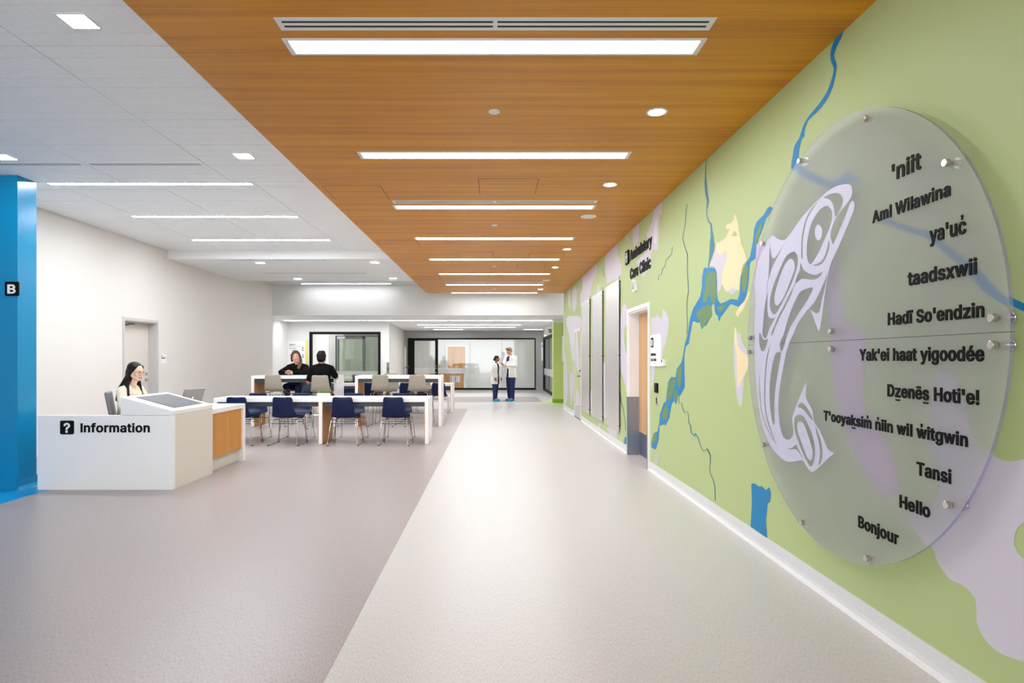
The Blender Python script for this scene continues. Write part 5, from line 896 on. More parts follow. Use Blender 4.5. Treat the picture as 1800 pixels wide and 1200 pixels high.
# ================================================================ TABLES
def table(label, loc, length, depth, height, legs, group):
    """white waterfall table: x from 0 to length, y from 0 (front) to depth"""
    t = thing('table', label, 'table', loc, 0, group); th, lt = 0.064, 0.058
    MB().box(0, length, 0, depth, height - th, height).build('tabletop', 'solid_white', t, bevel=0.003)
    MB().box(lt, length - lt, 0.03, 0.05, height - th - 0.075, height - th).build('apron', 'dark_grey', t); MB().box(lt, length - lt, depth - 0.05, depth - 0.03, height - th - 0.075, height - th).build('apron', 'dark_grey', t)
    for x in legs:
        x0 = min(max(x, 0), length - lt)
        l = MB().box(x0, x0 + lt, 0, depth, 0.006, height - th).build('leg', 'solid_white', t, bevel=0.003)
        MB().box(x0 + 0.01, x0 + lt - 0.01, 0.01, depth - 0.01, 0, 0.006).build('foot_plate', 'black', l)
        if x0 + lt < length - 0.1: w = MB().box(x0 + lt, x0 + lt + 0.008, 0.012, depth - 0.012, 0.012, height - th - 0.002).build('wood_lining', 'wood_panel', l); w['label'] = 'wood lining inside the leg'
        if x0 > 0.1: MB().box(x0 - 0.008, x0, 0.012, depth - 0.012, 0.012, height - th - 0.002).build('wood_lining', 'wood_panel', l)
    return t
table('long low white table nearest the camera, with a planter on it', (-4.58, 10.29, 0), 3.505, 0.65, 0.755, (0, 1.715, 9), 'white dining tables')
table('high white table where the woman and man in black sit', (-4.99, 12.95, 0), 1.75, 0.65, 1.05, (0, 9), 'white dining tables')
table('high white table with empty beige stools, right of the seated pair', (-2.86, 12.95, 0), 1.77, 0.65, 1.05, (0, 9), 'white dining tables')
table('low white table farthest back, behind the high tables', (-4.58, 16.27, 0), 3.51, 0.65, 0.755, (0, 1.715, 9), 'white dining tables')

# ================================================================ CHAIRS AND STOOLS
def shell(mat_, dz):
    prof = [(-0.262, 0.785), (-0.252, 0.70), (-0.240, 0.61), (-0.226, 0.53), (-0.205, 0.475), (-0.165, 0.442), (-0.10, 0.430), (0.0, 0.428), (0.10, 0.436), (0.18, 0.440), (0.222, 0.430), (0.238, 0.412)]
    wid = [0.160, 0.168, 0.178, 0.188, 0.200, 0.210, 0.216, 0.220, 0.220, 0.216, 0.204, 0.185]
    n = 12; top = []; th = 0.010
    for i, ((y, z), w) in enumerate(zip(prof, wid)):
        for k in range(n + 1):
            s = -1 + 2 * k / n; c = abs(s) ** 2.2
            yy, zz = y, z
            if i <= 4: yy += 0.035 * c * (i + 1) / 5; 
            if i == 0: zz -= 0.012 * max(0, abs(s) - 0.8) / 0.2; zz += 0.005 * (abs(s) > 0.4)
            if 4 <= i <= 9: zz += 0.022 * c
            top.append(Vector((s * w, yy, zz + dz)))
    m = n + 1; rows = len(prof); fs = [(i * m + k, (i + 1) * m + k, (i + 1) * m + k + 1, i * m + k + 1) for i in range(rows - 1) for k in range(n)]
    me = MB().add(top, fs).mesh('shell', mat_, True)
    bm = bmesh.new(); bm.from_mesh(me); bmesh.ops.solidify(bm, geom=bm.faces[:], thickness=th); bmesh.ops.recalc_face_normals(bm, faces=bm.faces[:]); bm.to_mesh(me); bm.free(); me.shade_smooth()
    return me
def chair(name, label, cat, mat_, dz, group):
    t = thing(name, label, cat, (0, 0, 0), 0, group)
    s = bpy.data.objects.new('shell', shell(mat_, dz)); COL.objects.link(s); s.parent = t
    sub = s.modifiers.new('subdivision', 'SUBSURF'); sub.levels = 1; sub.render_levels = 1
    zt = 0.415 + dz; r = 0.0068 if dz < 0.1 else 0.0075; fx = 0.24 if dz < 0.1 else 0.25
    for sx in (-1, 1):
        p = [(0.12, -0.10, zt), (0.185, -0.135, zt - 0.004), (0.205, -0.155, zt - 0.03), (fx - 0.002, -0.262, 0.03), (fx, -0.262, 0.009), (fx, -0.235, 0.008), (fx, 0.235, 0.008), (fx, 0.262, 0.012), (fx - 0.002, 0.255, 0.03), (0.205, 0.165, zt - 0.03), (0.185, 0.145, zt - 0.004), (0.12, 0.11, zt)]
        MB().tube([(sx * a, b, c) for a, b, c in p], r, 8).build('side_frame', 'chrome', t, smooth=True)
        for yy in (-0.22, 0.22): MB().box(sx * fx - 0.011, sx * fx + 0.011, yy - 0.02, yy + 0.02, 0.0, 0.016).build('glide', 'edge_dark', t)
    MB().cyl((-0.21, -0.17, zt - 0.06), (0.21, -0.17, zt - 0.06), 0.005, 8).build('cross_bar', 'edge_dark', t); MB().cyl((-0.21, 0.175, zt - 0.06), (0.21, 0.175, zt - 0.06), 0.005, 8).build('cross_bar', 'edge_dark', t)
    MB().cyl((-0.14, -0.10, zt), (-0.14, 0.11, zt), 0.006, 8).build('seat_rail', 'chrome', t); MB().cyl((0.14, -0.10, zt), (0.14, 0.11, zt), 0.006, 8).build('seat_rail', 'chrome', t)
    if dz > 0.1: MB().cyl((-0.234, 0.225, 0.24), (0.234, 0.225, 0.24), 0.0075, 8).build('foot_rest', 'chrome', t)
    return t
near1 = [(-4.12, 'navy chair at the near table partly hidden by the information desk, near side'), (-3.38, 'navy chair on the near side of the near table, left of its middle leg'), (-2.43, 'navy chair on the near side of the near table, right of its middle leg'), (-1.61, 'navy chair on the near side of the near table, at its right end')]
far1 = [(-4.22, 'navy chair on the far side of the near table, leftmost'), (-3.45, 'navy chair on the far side of the near table, below the man in black'), (-2.50, 'navy chair on the far side of the near table, just right of the middle leg'), (-1.66, 'navy chair on the far side of the near table, at its right end')]
near4 = [(-3.17, 'navy chair at the farthest table seen under the left end of the empty high table'), (-2.24, 'navy chair at the farthest table seen between the two empty beige stools'), (-1.42, 'navy chair at the farthest table seen beside the right leg of the high table')]
far4 = [(-3.95, 'dark chair on the far side of the farthest table, between the two high tables'), (-3.22, 'chair on the far side of the farthest table, mostly hidden, left'), (-1.9, 'chair on the far side of the farthest table, mostly hidden, right')]
ch0 = chair('dining_chair', 'x', 'chair', 'navy', 0.0, 'navy chairs at the low tables'); first = [True]
def put(proto, x, y, rz, label, used):
    c = proto if not used else copy_tree(proto)
    c.location = (x, y, 0); c.rotation_euler = (0, 0, rz); c['label'] = label; return c
n = 0
for x, l in near1: put(ch0, x, 10.335, R(random.uniform(-2, 2)), l, n); n += 1
for x, l in far1: put(ch0, x, 11.03, R(180 + random.uniform(-2, 2)), l, n); n += 1
for x, l in near4: put(ch0, x, 16.31, 0, l, n); n += 1
for x, l in far4: put(ch0, x, 17.02, R(180), l, n); n += 1
st0 = chair('bar_stool', 'x', 'stool', 'taupe', 0.285, 'beige stools at the high tables'); n = 0
for x, y, rz, l in [(-4.53, 13.15, 0, 'empty beige stool with its back to the camera, left of the man in black'), (-3.47, 12.76, R(3), 'beige stool the man in black sits on'),
                    (-2.336, 13.15, 0, 'left empty beige stool before the right high table'), (-1.58, 13.15, 0, 'right empty beige stool before the right high table'),
                    (-2.29, 13.70, R(180), 'left beige stool behind the right high table'), (-1.585, 13.70, R(180), 'right beige stool behind the right high table'),
                    (-4.33, 13.72, R(180), 'beige stool the smiling woman sits on')]:
    put(st0, x, y, rz, l, n); n += 1
# planter on the near table
pl = thing('planter', 'small white box planter with green succulents on the near table', 'planter', (-2.925, 10.84, 0.755))
bxp = MB().box(-0.095, 0.095, -0.05, -0.042, 0, 0.055).box(-0.095, 0.095, 0.042, 0.05, 0, 0.055).box(-0.095, -0.087, -0.042, 0.042, 0, 0.055).box(0.087, 0.095, -0.042, 0.042, 0, 0.055).box(-0.087, 0.087, -0.042, 0.042, 0, 0.04)
bxp.build('box', 'solid_white', pl)
for i in range(7):
    cx, cy = -0.075 + 0.025 * i, random.uniform(-0.02, 0.02); mb = MB()
    for k in range(14):
        a = 2 * math.pi * k / 14 + random.random(); tilt = random.uniform(0.25, 1.0); l = random.uniform(0.05, 0.085)
        d = Vector((math.cos(a) * math.sin(tilt), math.sin(a) * math.sin(tilt), math.cos(tilt))); b = Vector((cx, cy, 0.042)); s = Vector((-math.sin(a), math.cos(a), 0)) * 0.007
        mb.add([b - s, b + s, b + d * l * 0.5 + s * 1.4, b + d * l, b + d * l * 0.5 - s * 1.4], [(0, 1, 2, 4), (4, 2, 3)])
    mb.build('plant', 'leaf', pl)
# papers under the woman's hands
pp = thing('tablet', 'flat grey tablet on the high table under the woman\'s hands', 'tablet', (-4.42, 13.25, 1.05))
MB().box(-0.16, 0.14, -0.09, 0.09, 0, 0.012).build('case', 'edge_dark', pp, bevel=0.003); MB().box(-0.15, 0.13, -0.08, 0.08, 0.012, 0.013).build('screen', 'screen_grey', pp)
# receptionist's chair
oc = thing('office_chair', 'grey upholstered office chair at the information desk', 'chair', (-4.64, 8.08, 0), R(-64))
def cb(pts, m, nm, th): return MB().prism(pts, 'x', -th, th).build(nm, m, oc, bevel=0.02, seg=3)
cb([(-0.22, 0.42), (0.24, 0.42), (0.24, 0.49), (-0.22, 0.49)], 'chair_grey', 'seat', 0.23)
cb([(-0.20, 0.50), (-0.15, 0.50), (-0.235, 0.985), (-0.285, 0.985)], 'chair_grey', 'backrest', 0.22)
MB().cyl((0, 0, 0.09), (0, 0, 0.42), 0.028).build('post', 'edge_dark', oc)
for k in range(5):
    a = 2 * math.pi * k / 5
    MB().tube([(0, 0, 0.10), (0.28 * math.cos(a), 0.28 * math.sin(a), 0.07)], [0.022, 0.014]).build('base_spoke', 'edge_dark', oc); MB().ball((0.28 * math.cos(a), 0.28 * math.sin(a), 0.03), 0.03).build('caster', 'black', oc)
for s in (-1, 1): MB().box(s * 0.27 - 0.025, s * 0.27 + 0.025, -0.14, 0.12, 0.62, 0.645).box(s * 0.27 - 0.012, s * 0.27 + 0.012, -0.03, 0.01, 0.45, 0.62).build('armrest', 'edge_dark', oc)
# lounge seat in the hall
lo = thing('lounge_chair', 'dark grey high backed lounge seat with pale patterned cushion behind the tables', 'chair', (-4.28, 18.9, 0), R(20))
MB().box(0.04, 0.20, -0.25, 0.25, 0.1, 0.92).build('back', 'dark_grey', lo, bevel=0.03); MB().box(-0.28, 0.04, -0.25, 0.25, 0.1, 0.44).build('seat', 'dark_grey', lo, bevel=0.03); MB().box(-0.24, 0.03, -0.2, 0.2, 0.44, 0.86).build('cushion', 'cream_pattern', lo, bevel=0.06, seg=3)
for x in (-0.24, 0.16):
    for y in (-0.2, 0.2): MB().cyl((x, y, 0), (x, y, 0.1), 0.015, 8).build('leg', 'edge_dark', lo)

# ================================================================ PEOPLE
def solid(mb, name, m, parent, voxel=0.008, smooth=4, cut=None, thick=0.0):
    """overlapping tapered volumes fused into one continuous surface"""
    me = mb.mesh(name, m); o = bpy.data.objects.new(name, me); COL.objects.link(o)
    r = o.modifiers.new('fuse', 'REMESH'); r.mode = 'VOXEL'; r.voxel_size = voxel
    if smooth: s = o.modifiers.new('smooth', 'SMOOTH'); s.iterations = smooth; s.factor = 0.5
    dg = bpy.context.evaluated_depsgraph_get(); me2 = bpy.data.meshes.new_from_object(o.evaluated_get(dg)); me2.name = name
    bpy.data.objects.remove(o); bpy.data.meshes.remove(me)
    if not me2.materials: me2.materials.append(MATS[m])
    if cut or thick:
        bm = bmesh.new(); bm.from_mesh(me2)
        if cut: bmesh.ops.delete(bm, geom=[f for f in bm.faces if cut(f.calc_center_median())], context='FACES')
        if thick: bmesh.ops.solidify(bm, geom=bm.faces[:], thickness=thick)
        bm.to_mesh(me2); bm.free()
    me2.shade_smooth()
    o = bpy.data.objects.new(name, me2); COL.objects.link(o); o.parent = parent
    return o
V = Vector
def hand(b, w, d, n, side, curl=0.5, s=1.0):
    """palm, four fingers and a thumb; d points along the palm, n out of the palm, side to the thumb"""
    w, d, n = V(w), V(d).normalized(), V(n).normalized(); a = V(side); a = (a - d * a.dot(d)).normalized(); n = (n - d * n.dot(d) - a * n.dot(a)).normalized()
    b.limb([(w - d * 0.01, 0.024 * s), (w + d * 0.02 * s, 0.022 * s)])
    for k, (off, ln) in enumerate(((0.030, 0.072), (0.010, 0.080), (-0.010, 0.074), (-0.029, 0.058))):
        p0 = w + d * 0.03 * s + a * off * 0.7 * s; p1 = w + d * 0.088 * s + a * off * s
        c1_, c2_ = curl * 0.7, curl * 1.6
        q1 = p1 + (d * math.cos(c1_) + n * math.sin(c1_)) * ln * 0.5 * s; q2 = q1 + (d * math.cos(c2_) + n * math.sin(c2_)) * ln * 0.5 * s
        b.limb([(p0, 0.014 * s), (p1, 0.0125 * s)]); b.limb([(p1, 0.0095 * s), (q1, 0.0088 * s), (q2, 0.0075 * s)])
    t0 = w + d * 0.025 * s + a * 0.026 * s; t1 = t0 + (d * 0.65 + a * 0.65 + n * 0.35).normalized() * 0.042 * s; t2 = t1 + (d * 0.9 + a * 0.15 + n * 0.4).normalized() * 0.032 * s
    b.limb([(w + d * 0.015 * s, 0.016 * s), (t0, 0.015 * s), (t1, 0.0105 * s), (t2, 0.009 * s)])
def head_axes(yaw, pitch, roll=0):
    return Matrix.Rotation(yaw, 3, 'Z') @ Matrix.Rotation(pitch, 3, 'X') @ Matrix.Rotation(roll, 3, 'Y')
def head(b, c, M, s=1.0):
    c = V(c); P = lambda x, y, z: c + M @ (V((x, y, z)) * s)
    b.ball(P(0, -0.012, 0.028), 0.074 * s, 0.092 * s, 0.088 * s, M, 18, 12); b.ball(P(0, 0.022, -0.02), 0.062 * s, 0.066 * s, 0.085 * s, M, 18, 12); b.ball(P(0, 0.050, -0.080), 0.036 * s, 0.030 * s, 0.028 * s, M, 14, 10)
    for sx in (-1, 1):
        b.limb([(P(sx * 0.058, -0.005, -0.045), 0.020 * s), (P(sx * 0.026, 0.056, -0.082), 0.018 * s)]); b.ball(P(sx * 0.074, -0.012, -0.005), 0.009 * s, 0.018 * s, 0.031 * s, M)
        b.ball(P(sx * 0.040, 0.055, -0.022), 0.024 * s, 0.022 * s, 0.020 * s, M); b.limb([(P(sx * 0.012, 0.080, 0.022), 0.009 * s), (P(sx * 0.048, 0.064, 0.020), 0.009 * s)])
    b.limb([(P(0, 0.082, 0.008), 0.0085 * s), (P(0, 0.100, -0.028), 0.012 * s)]); b.limb([(P(-0.012, 0.090, -0.034), 0.008 * s), (P(0.012, 0.090, -0.034), 0.008 * s)])
    b.limb([(P(-0.016, 0.080, -0.058), 0.0085 * s), (P(0.016, 0.080, -0.058), 0.0085 * s)])
def face_parts(par, c, M, s=1.0, smile=False, brow='hair_black', lipw=0.02):
    c = V(c); P = lambda x, y, z: c + M @ (V((x, y, z)) * s)
    for sx in (-1, 1):
        e = MB().ball(P(sx * 0.031, 0.078, 0.004), 0.0125 * s, 0.006 * s, 0.0065 * s, M).build('eye', 'eye_white', par, True); MB().ball(P(sx * 0.031, 0.0835, 0.004), 0.0062 * s, 0.0028 * s, 0.0062 * s, M).build('iris', 'eye_dark', e, True)
        MB().limb([(P(sx * 0.016, 0.090, 0.026), 0.0035 * s), (P(sx * 0.034, 0.086, 0.031), 0.0038 * s), (P(sx * 0.050, 0.073, 0.026), 0.003 * s)]).build('eyebrow', brow, par, True)
    k = 0.007 if smile else 0
    m_ = MB().limb([(P(-lipw - k, 0.080, -0.057 + k), 0.004 * s), (P(0, 0.090, -0.060), 0.0065 * s), (P(lipw + k, 0.080, -0.057 + k), 0.004 * s)]).build('mouth', 'lips', par, True)
    if smile: MB().limb([(P(-0.016, 0.086, -0.058), 0.0045 * s), (P(0, 0.094, -0.0605), 0.005 * s), (P(0.016, 0.086, -0.058), 0.0045 * s)]).build('teeth', 'teeth', m_, True)
def person(label, loc, rz): return thing('person', label, 'person', loc, rz)
def torso(b, z0, z1, sh, y0=0.0, lean=0.0, k=1.0, d=1.0):
    """pelvis at z0 to shoulder line z1; half shoulder width sh"""
    h = z1 - z0; L = lambda t: y0 + lean * t
    b.loft([((0, L(-.12), z0 - 0.09), 0.10 * k, 0.085 * d), ((0, L(0), z0 - 0.04), 0.155 * k, 0.115 * d), ((0, L(.06), z0 + 0.04 * h), 0.165 * k, 0.120 * d), ((0, L(.3), z0 + 0.30 * h), 0.140 * k, 0.105 * d), ((0, L(.5), z0 + 0.50 * h), 0.142 * k, 0.105 * d),
            ((0, L(.75), z0 + 0.75 * h), 0.160 * k, 0.115 * d), ((0, L(.92), z0 + 0.92 * h), sh * 0.93, 0.100 * d), ((0, L(1.0), z0 + 1.0 * h), sh * 0.80, 0.080 * d), ((0, L(1.06), z0 + 1.08 * h), sh * 0.42, 0.062 * d), ((0, L(1.1), z0 + 1.13 * h), 0.055, 0.055)])
def dirv(a, b): return (V(b) - V(a)).normalized()

# ---- receptionist: seated, facing right, long black hair, glasses
p = person('woman with long black hair and glasses in a cream blouse seated at the information desk', (-4.69, 8.06, 0), R(-98))
hc = V((0.0, 0.13, 1.225)); Mh = head_axes(R(-6), R(-10))
b = MB(); torso(b, 0.56, 1.00, 0.175, 0.0, 0.05, 0.92); b.limb([((0, 0.05, 1.0), 0.052), ((0, 0.085, 1.10), 0.048), (hc - V((0, 0.01, 0.05)), 0.05)]); head(b, hc, Mh, 0.97)
aR = [((0.165, 0.055, 0.985), 0.050), ((0.225, 0.12, 0.80), 0.042), ((0.11, 0.32, 0.835), 0.026)]; aL = [((-0.165, 0.055, 0.985), 0.050), ((-0.225, 0.13, 0.80), 0.042), ((-0.10, 0.33, 0.835), 0.026)]
b.limb(aR); b.limb(aL); hand(b, aR[2][0], (-0.35, 0.9, -0.05), (0, 0, -1), (-1, 0, 0), 0.4, 0.9); hand(b, aL[2][0], (0.35, 0.9, -0.05), (0, 0, -1), (1, 0, 0), 0.4, 0.9)
for s in (-1, 1): b.limb([((s * 0.085, 0.02, 0.545), 0.088), ((s * 0.10, 0.42, 0.54), 0.062), ((s * 0.10, 0.42, 0.12), 0.04), ((s * 0.10, 0.44, 0.05), 0.035), ((s * 0.11, 0.56, 0.03), 0.028)])
body = solid(b, 'body', 'skin_light', p, 0.006, 3)
b = MB(); torso(b, 0.56, 1.00, 0.182, 0.0, 0.05, 0.98, 1.10); b.limb([(aR[0][0], 0.060), (aR[1][0], 0.056), ((0.135, 0.275, 0.83), 0.040)]); b.limb([(aL[0][0], 0.060), (aL[1][0], 0.056), ((-0.125, 0.285, 0.83), 0.040)])
b.limb([((-0.05, 0.075, 1.045), 0.028), ((0.0, 0.115, 1.02), 0.026), ((0.05, 0.075, 1.045), 0.028)]); b.limb([((0, 0.13, 1.0), 0.02), ((0.0, 0.16, 0.88), 0.02), ((0, 0.15, 0.7), 0.02)])
for a in (aL, aR): b.limb([((0, 0.05, 1.035), 0.052), (V(a[0][0]) + V((0, 0, 0.01)), 0.057)])
solid(b, 'blouse', 'cloth_cream', p, 0.008, 8)
b = MB()
for s in (-1, 1): b.limb([((s * 0.085, 0.0, 0.55), 0.105), ((s * 0.10, 0.42, 0.545), 0.075)])
b.limb([((-0.10, 0.40, 0.53), 0.075), ((0.10, 0.40, 0.53), 0.075)]); b.ball((0, 0, 0.56), 0.18, 0.14, 0.10)
solid(b, 'skirt', 'cloth_grey', p, 0.01, 4)
b = MB(); P = lambda x, y, z: hc + Mh @ V((x, y, z))
b.ball(P(0, -0.034, 0.050), 0.086, 0.092, 0.082, Mh, 18, 12); b.ball(P(0, -0.058, -0.01), 0.082, 0.068, 0.09, Mh)
for s in (-1, 1):
    b.limb([(P(s * 0.060, 0.020, 0.072), 0.022), (P(s * 0.082, -0.022, -0.02), 0.022), (P(s * 0.090, -0.035, -0.11), 0.028), (V((s * 0.115, 0.09, 1.03)), 0.026), (V((s * 0.125, 0.12, 0.90)), 0.018), (V((s * 0.12, 0.13, 0.82)), 0.010)])
b.limb([(P(0, -0.065, 0.0), 0.075), (P(0, -0.070, -0.12), 0.066), ((0, -0.035, 1.0), 0.056), ((0.0, -0.075, 0.86), 0.036), ((0, -0.085, 0.76), 0.016)]); b.limb([(P(0.06, -0.045, -0.08), 0.048), ((0.095, -0.015, 1.0), 0.042), ((0.095, -0.055, 0.88), 0.026)]); b.limb([(P(-0.06, -0.045, -0.08), 0.048), ((-0.095, -0.015, 1.0), 0.042), ((-0.095, -0.055, 0.88), 0.026)])
solid(b, 'hair', 'hair_black', p, 0.007, 3); face_parts(p, hc, Mh, 0.97)
gl = MB()
for s in (-1, 1):
    gl.tube([P(s * 0.033 + 0.026 * math.cos(t), 0.093, 0.0 + 0.022 * math.sin(t)) for t in [2 * math.pi * k / 16 for k in range(16)]], 0.0016, 6, True); gl.tube([P(s * 0.058, 0.092, 0.004), P(s * 0.075, 0.01, 0.008)], 0.0016, 6)
gl.tube([P(-0.008, 0.094, 0.004), P(0.008, 0.094, 0.004)], 0.0016, 6); g_ = gl.build('glasses', 'chair_grey', p)

# ---- woman on a stool behind the high table, facing the camera, hands clasped
p = person('smiling woman with brown hair in a black sweater seated at the high table', (-4.28, 13.78, 0), R(180))
zs = 0.735; hc = V((0.02, 0.10, 1.435)); Mh = head_axes(R(14), R(-4), R(5))
b = MB(); torso(b, zs + 0.10, 1.225, 0.19, -0.02, 0.08, 1.1, 1.15); b.limb([((0, 0.06, 1.22), 0.055), ((0.01, 0.075, 1.32), 0.050), (hc - V((0, 0.01, 0.05)), 0.055)]); head(b, hc, Mh, 1.08)
aR = [((0.185, 0.05, 1.20), 0.055), ((0.285, 0.27, 1.105), 0.046), ((0.065, 0.47, 1.10), 0.029)]; aL = [((-0.185, 0.05, 1.20), 0.055), ((-0.235, 0.27, 1.105), 0.046), ((-0.005, 0.48, 1.10), 0.029)]
b.limb(aR); b.limb(aL); hand(b, aR[2][0], (-0.85, 0.35, 0.10), (-0.2, 0.0, -1), (0, 0.4, 1), 0.9); hand(b, aL[2][0], (0.85, 0.35, 0.16), (0.2, 0, -1), (0, 0.4, 1), 0.9)
for s in (-1, 1): b.limb([((s * 0.09, 0.0, zs + 0.09), 0.095), ((s * 0.13, 0.40, zs + 0.06), 0.068), ((s * 0.10, 0.36, 0.40), 0.046), ((s * 0.10, 0.30, 0.28), 0.038), ((s * 0.10, 0.42, 0.25), 0.028)])
solid(b, 'body', 'skin', p, 0.006, 3)
b = MB(); torso(b, zs + 0.10, 1.225, 0.197, -0.02, 0.08, 1.18, 1.25); b.limb([(aR[0][0], 0.066), (aR[1][0], 0.060), ((0.105, 0.445, 1.102), 0.040)]); b.limb([(aL[0][0], 0.066), (aL[1][0], 0.060), ((-0.045, 0.455, 1.102), 0.040)])
for a in (aL, aR): b.limb([((0, 0.055, 1.268), 0.060), (V(a[0][0]) + V((0, 0, 0.012)), 0.064)])
solid(b, 'sweater', 'cloth_black', p, 0.008, 10)
b = MB()
for s in (-1, 1): b.limb([((s * 0.09, 0.0, zs + 0.09), 0.108), ((s * 0.13, 0.40, zs + 0.06), 0.080), ((s * 0.10, 0.36, 0.36), 0.058), ((s * 0.10, 0.31, 0.31), 0.05)])
b.ball((0, 0, zs + 0.10), 0.19, 0.14, 0.11); solid(b, 'jeans', 'denim', p, 0.01, 4)
b = MB()
for s in (-1, 1): b.limb([((s * 0.10, 0.28, 0.27), 0.045), ((s * 0.10, 0.40, 0.262), 0.038), ((s * 0.10, 0.48, 0.26), 0.03)])
solid(b, 'shoes', 'black', p, 0.008, 3)
b = MB(); P = lambda x, y, z: hc + Mh @ V((x, y, z))
b.ball(P(0, -0.026, 0.052), 0.094, 0.103, 0.093, Mh, 18, 12); b.ball(P(0, -0.055, -0.02), 0.088, 0.072, 0.10, Mh)
b.limb([(P(0.070, 0.030, 0.068), 0.022), (P(0.092, -0.005, -0.01), 0.022), (P(0.090, -0.03, -0.08), 0.024)]); b.limb([(P(-0.066, 0.034, 0.072), 0.022), (P(-0.094, 0.0, -0.02), 0.024), (P(-0.096, 0.015, -0.10), 0.030), ((-0.075, 0.13, 1.27), 0.034), ((-0.055, 0.145, 1.20), 0.028)])
h_ = solid(b, 'hair', 'hair_brown', p, 0.007, 3)
b = MB().limb([((-0.077, 0.133, 1.265), 0.037), ((-0.058, 0.150, 1.20), 0.034), ((-0.045, 0.152, 1.155), 0.016)]); solid(b, 'hair_ends', 'hair_ends', h_, 0.007, 2); face_parts(p, hc, Mh, 1.08, True, 'hair_brown')

# ---- man on a stool, back to the camera
p = person('man with black hair in a black polo shirt seated with his back to the camera', (-3.50, 12.80, 0), R(6))
zs = 0.735; hc = V((-0.01, 0.02, 1.405)); Mh = head_axes(R(6), R(-4))
b = MB(); torso(b, zs + 0.10, 1.215, 0.205, -0.03, 0.03, 1.12, 1.15); b.limb([((0, 0.0, 1.21), 0.060), ((0, 0.005, 1.31), 0.056), (hc - V((0, 0.01, 0.05)), 0.058)]); head(b, hc, Mh, 1.12)
aL = [((-0.185, 0.0, 1.185), 0.060), ((-0.26, 0.0, 0.93), 0.046), ((-0.15, 0.11, 0.885), 0.031)]; aR = [((0.185, 0.0, 1.19), 0.060), ((0.275, 0.09, 1.02), 0.047), ((0.13, 0.33, 1.09), 0.031)]
b.limb(aL); b.limb(aR); hand(b, aL[2][0], (0.3, 0.8, -0.25), (0.1, 0, -1), (1, 0, 0.2), 0.4); hand(b, aR[2][0], (-0.3, 0.95, 0.0), (0, 0, -1), (-1, 0, 0), 0.4)
lg = {-1: [((-0.10, 0.0, zs + 0.09), 0.10), ((-0.36, 0.26, zs + 0.03), 0.070), ((-0.30, 0.30, 0.40), 0.05), ((-0.28, 0.24, 0.28), 0.04), ((-0.30, 0.36, 0.25), 0.03)], 1: [((0.10, 0.0, zs + 0.09), 0.10), ((0.16, 0.42, zs + 0.06), 0.070), ((0.14, 0.38, 0.40), 0.05), ((0.14, 0.30, 0.28), 0.04), ((0.14, 0.42, 0.25), 0.03)]}
for s in (-1, 1): b.limb(lg[s])
solid(b, 'body', 'skin_mid', p, 0.006, 3)
b = MB(); torso(b, zs + 0.10, 1.215, 0.213, -0.03, 0.03, 1.22, 1.28)
for a, k in ((aL, 0.80), (aR, 0.80)):
    e = V(a[0][0]).lerp(V(a[1][0]), k); b.limb([(a[0][0], 0.072), (e, 0.064)]); b.limb([((0, -0.005, 1.262), 0.062), (V(a[0][0]) + V((0, 0, 0.012)), 0.066)])
b.limb([((-0.045, -0.045, 1.265), 0.026), ((0.045, -0.045, 1.265), 0.026), ((0.06, 0.02, 1.25), 0.024)]); b.limb([((-0.045, -0.045, 1.265), 0.026), ((-0.06, 0.02, 1.25), 0.024)])
solid(b, 'polo_shirt', 'cloth_black', p, 0.008, 10)
b = MB()
for s in (-1, 1): b.limb([(lg[s][0][0], 0.115), (lg[s][1][0], 0.084), ((V(lg[s][2][0]) - V((0, 0, 0.05))), 0.062)])
b.ball((0, -0.02, zs + 0.10), 0.20, 0.16, 0.12); solid(b, 'jeans', 'denim_grey', p, 0.01, 4)
b = MB()
for s in (-1, 1): b.limb([(V(lg[s][3][0]) - V((0, 0.01, 0.01)), 0.046), (V(lg[s][4][0]) + V((0, 0.02, 0.012)), 0.038), (V(lg[s][4][0]) + V((0, 0.10, 0.01)), 0.03)])
solid(b, 'shoes', 'black', p, 0.008, 3)
b = MB(); P = lambda x, y, z: hc + Mh @ V((x, y, z))
b.ball(P(0, -0.018, 0.052), 0.098, 0.110, 0.094, Mh, 18, 12); b.ball(P(0, -0.06, 0.0), 0.088, 0.068, 0.085, Mh); b.limb([(P(-0.05, 0.05, 0.10), 0.035), (P(0.05, 0.05, 0.10), 0.035)]); b.limb([(P(-0.03, -0.06, 0.11), 0.04), (P(0.04, -0.05, 0.115), 0.04)])
solid(b, 'hair', 'hair_black', p, 0.007, 2); face_parts(p, hc, Mh, 1.12)

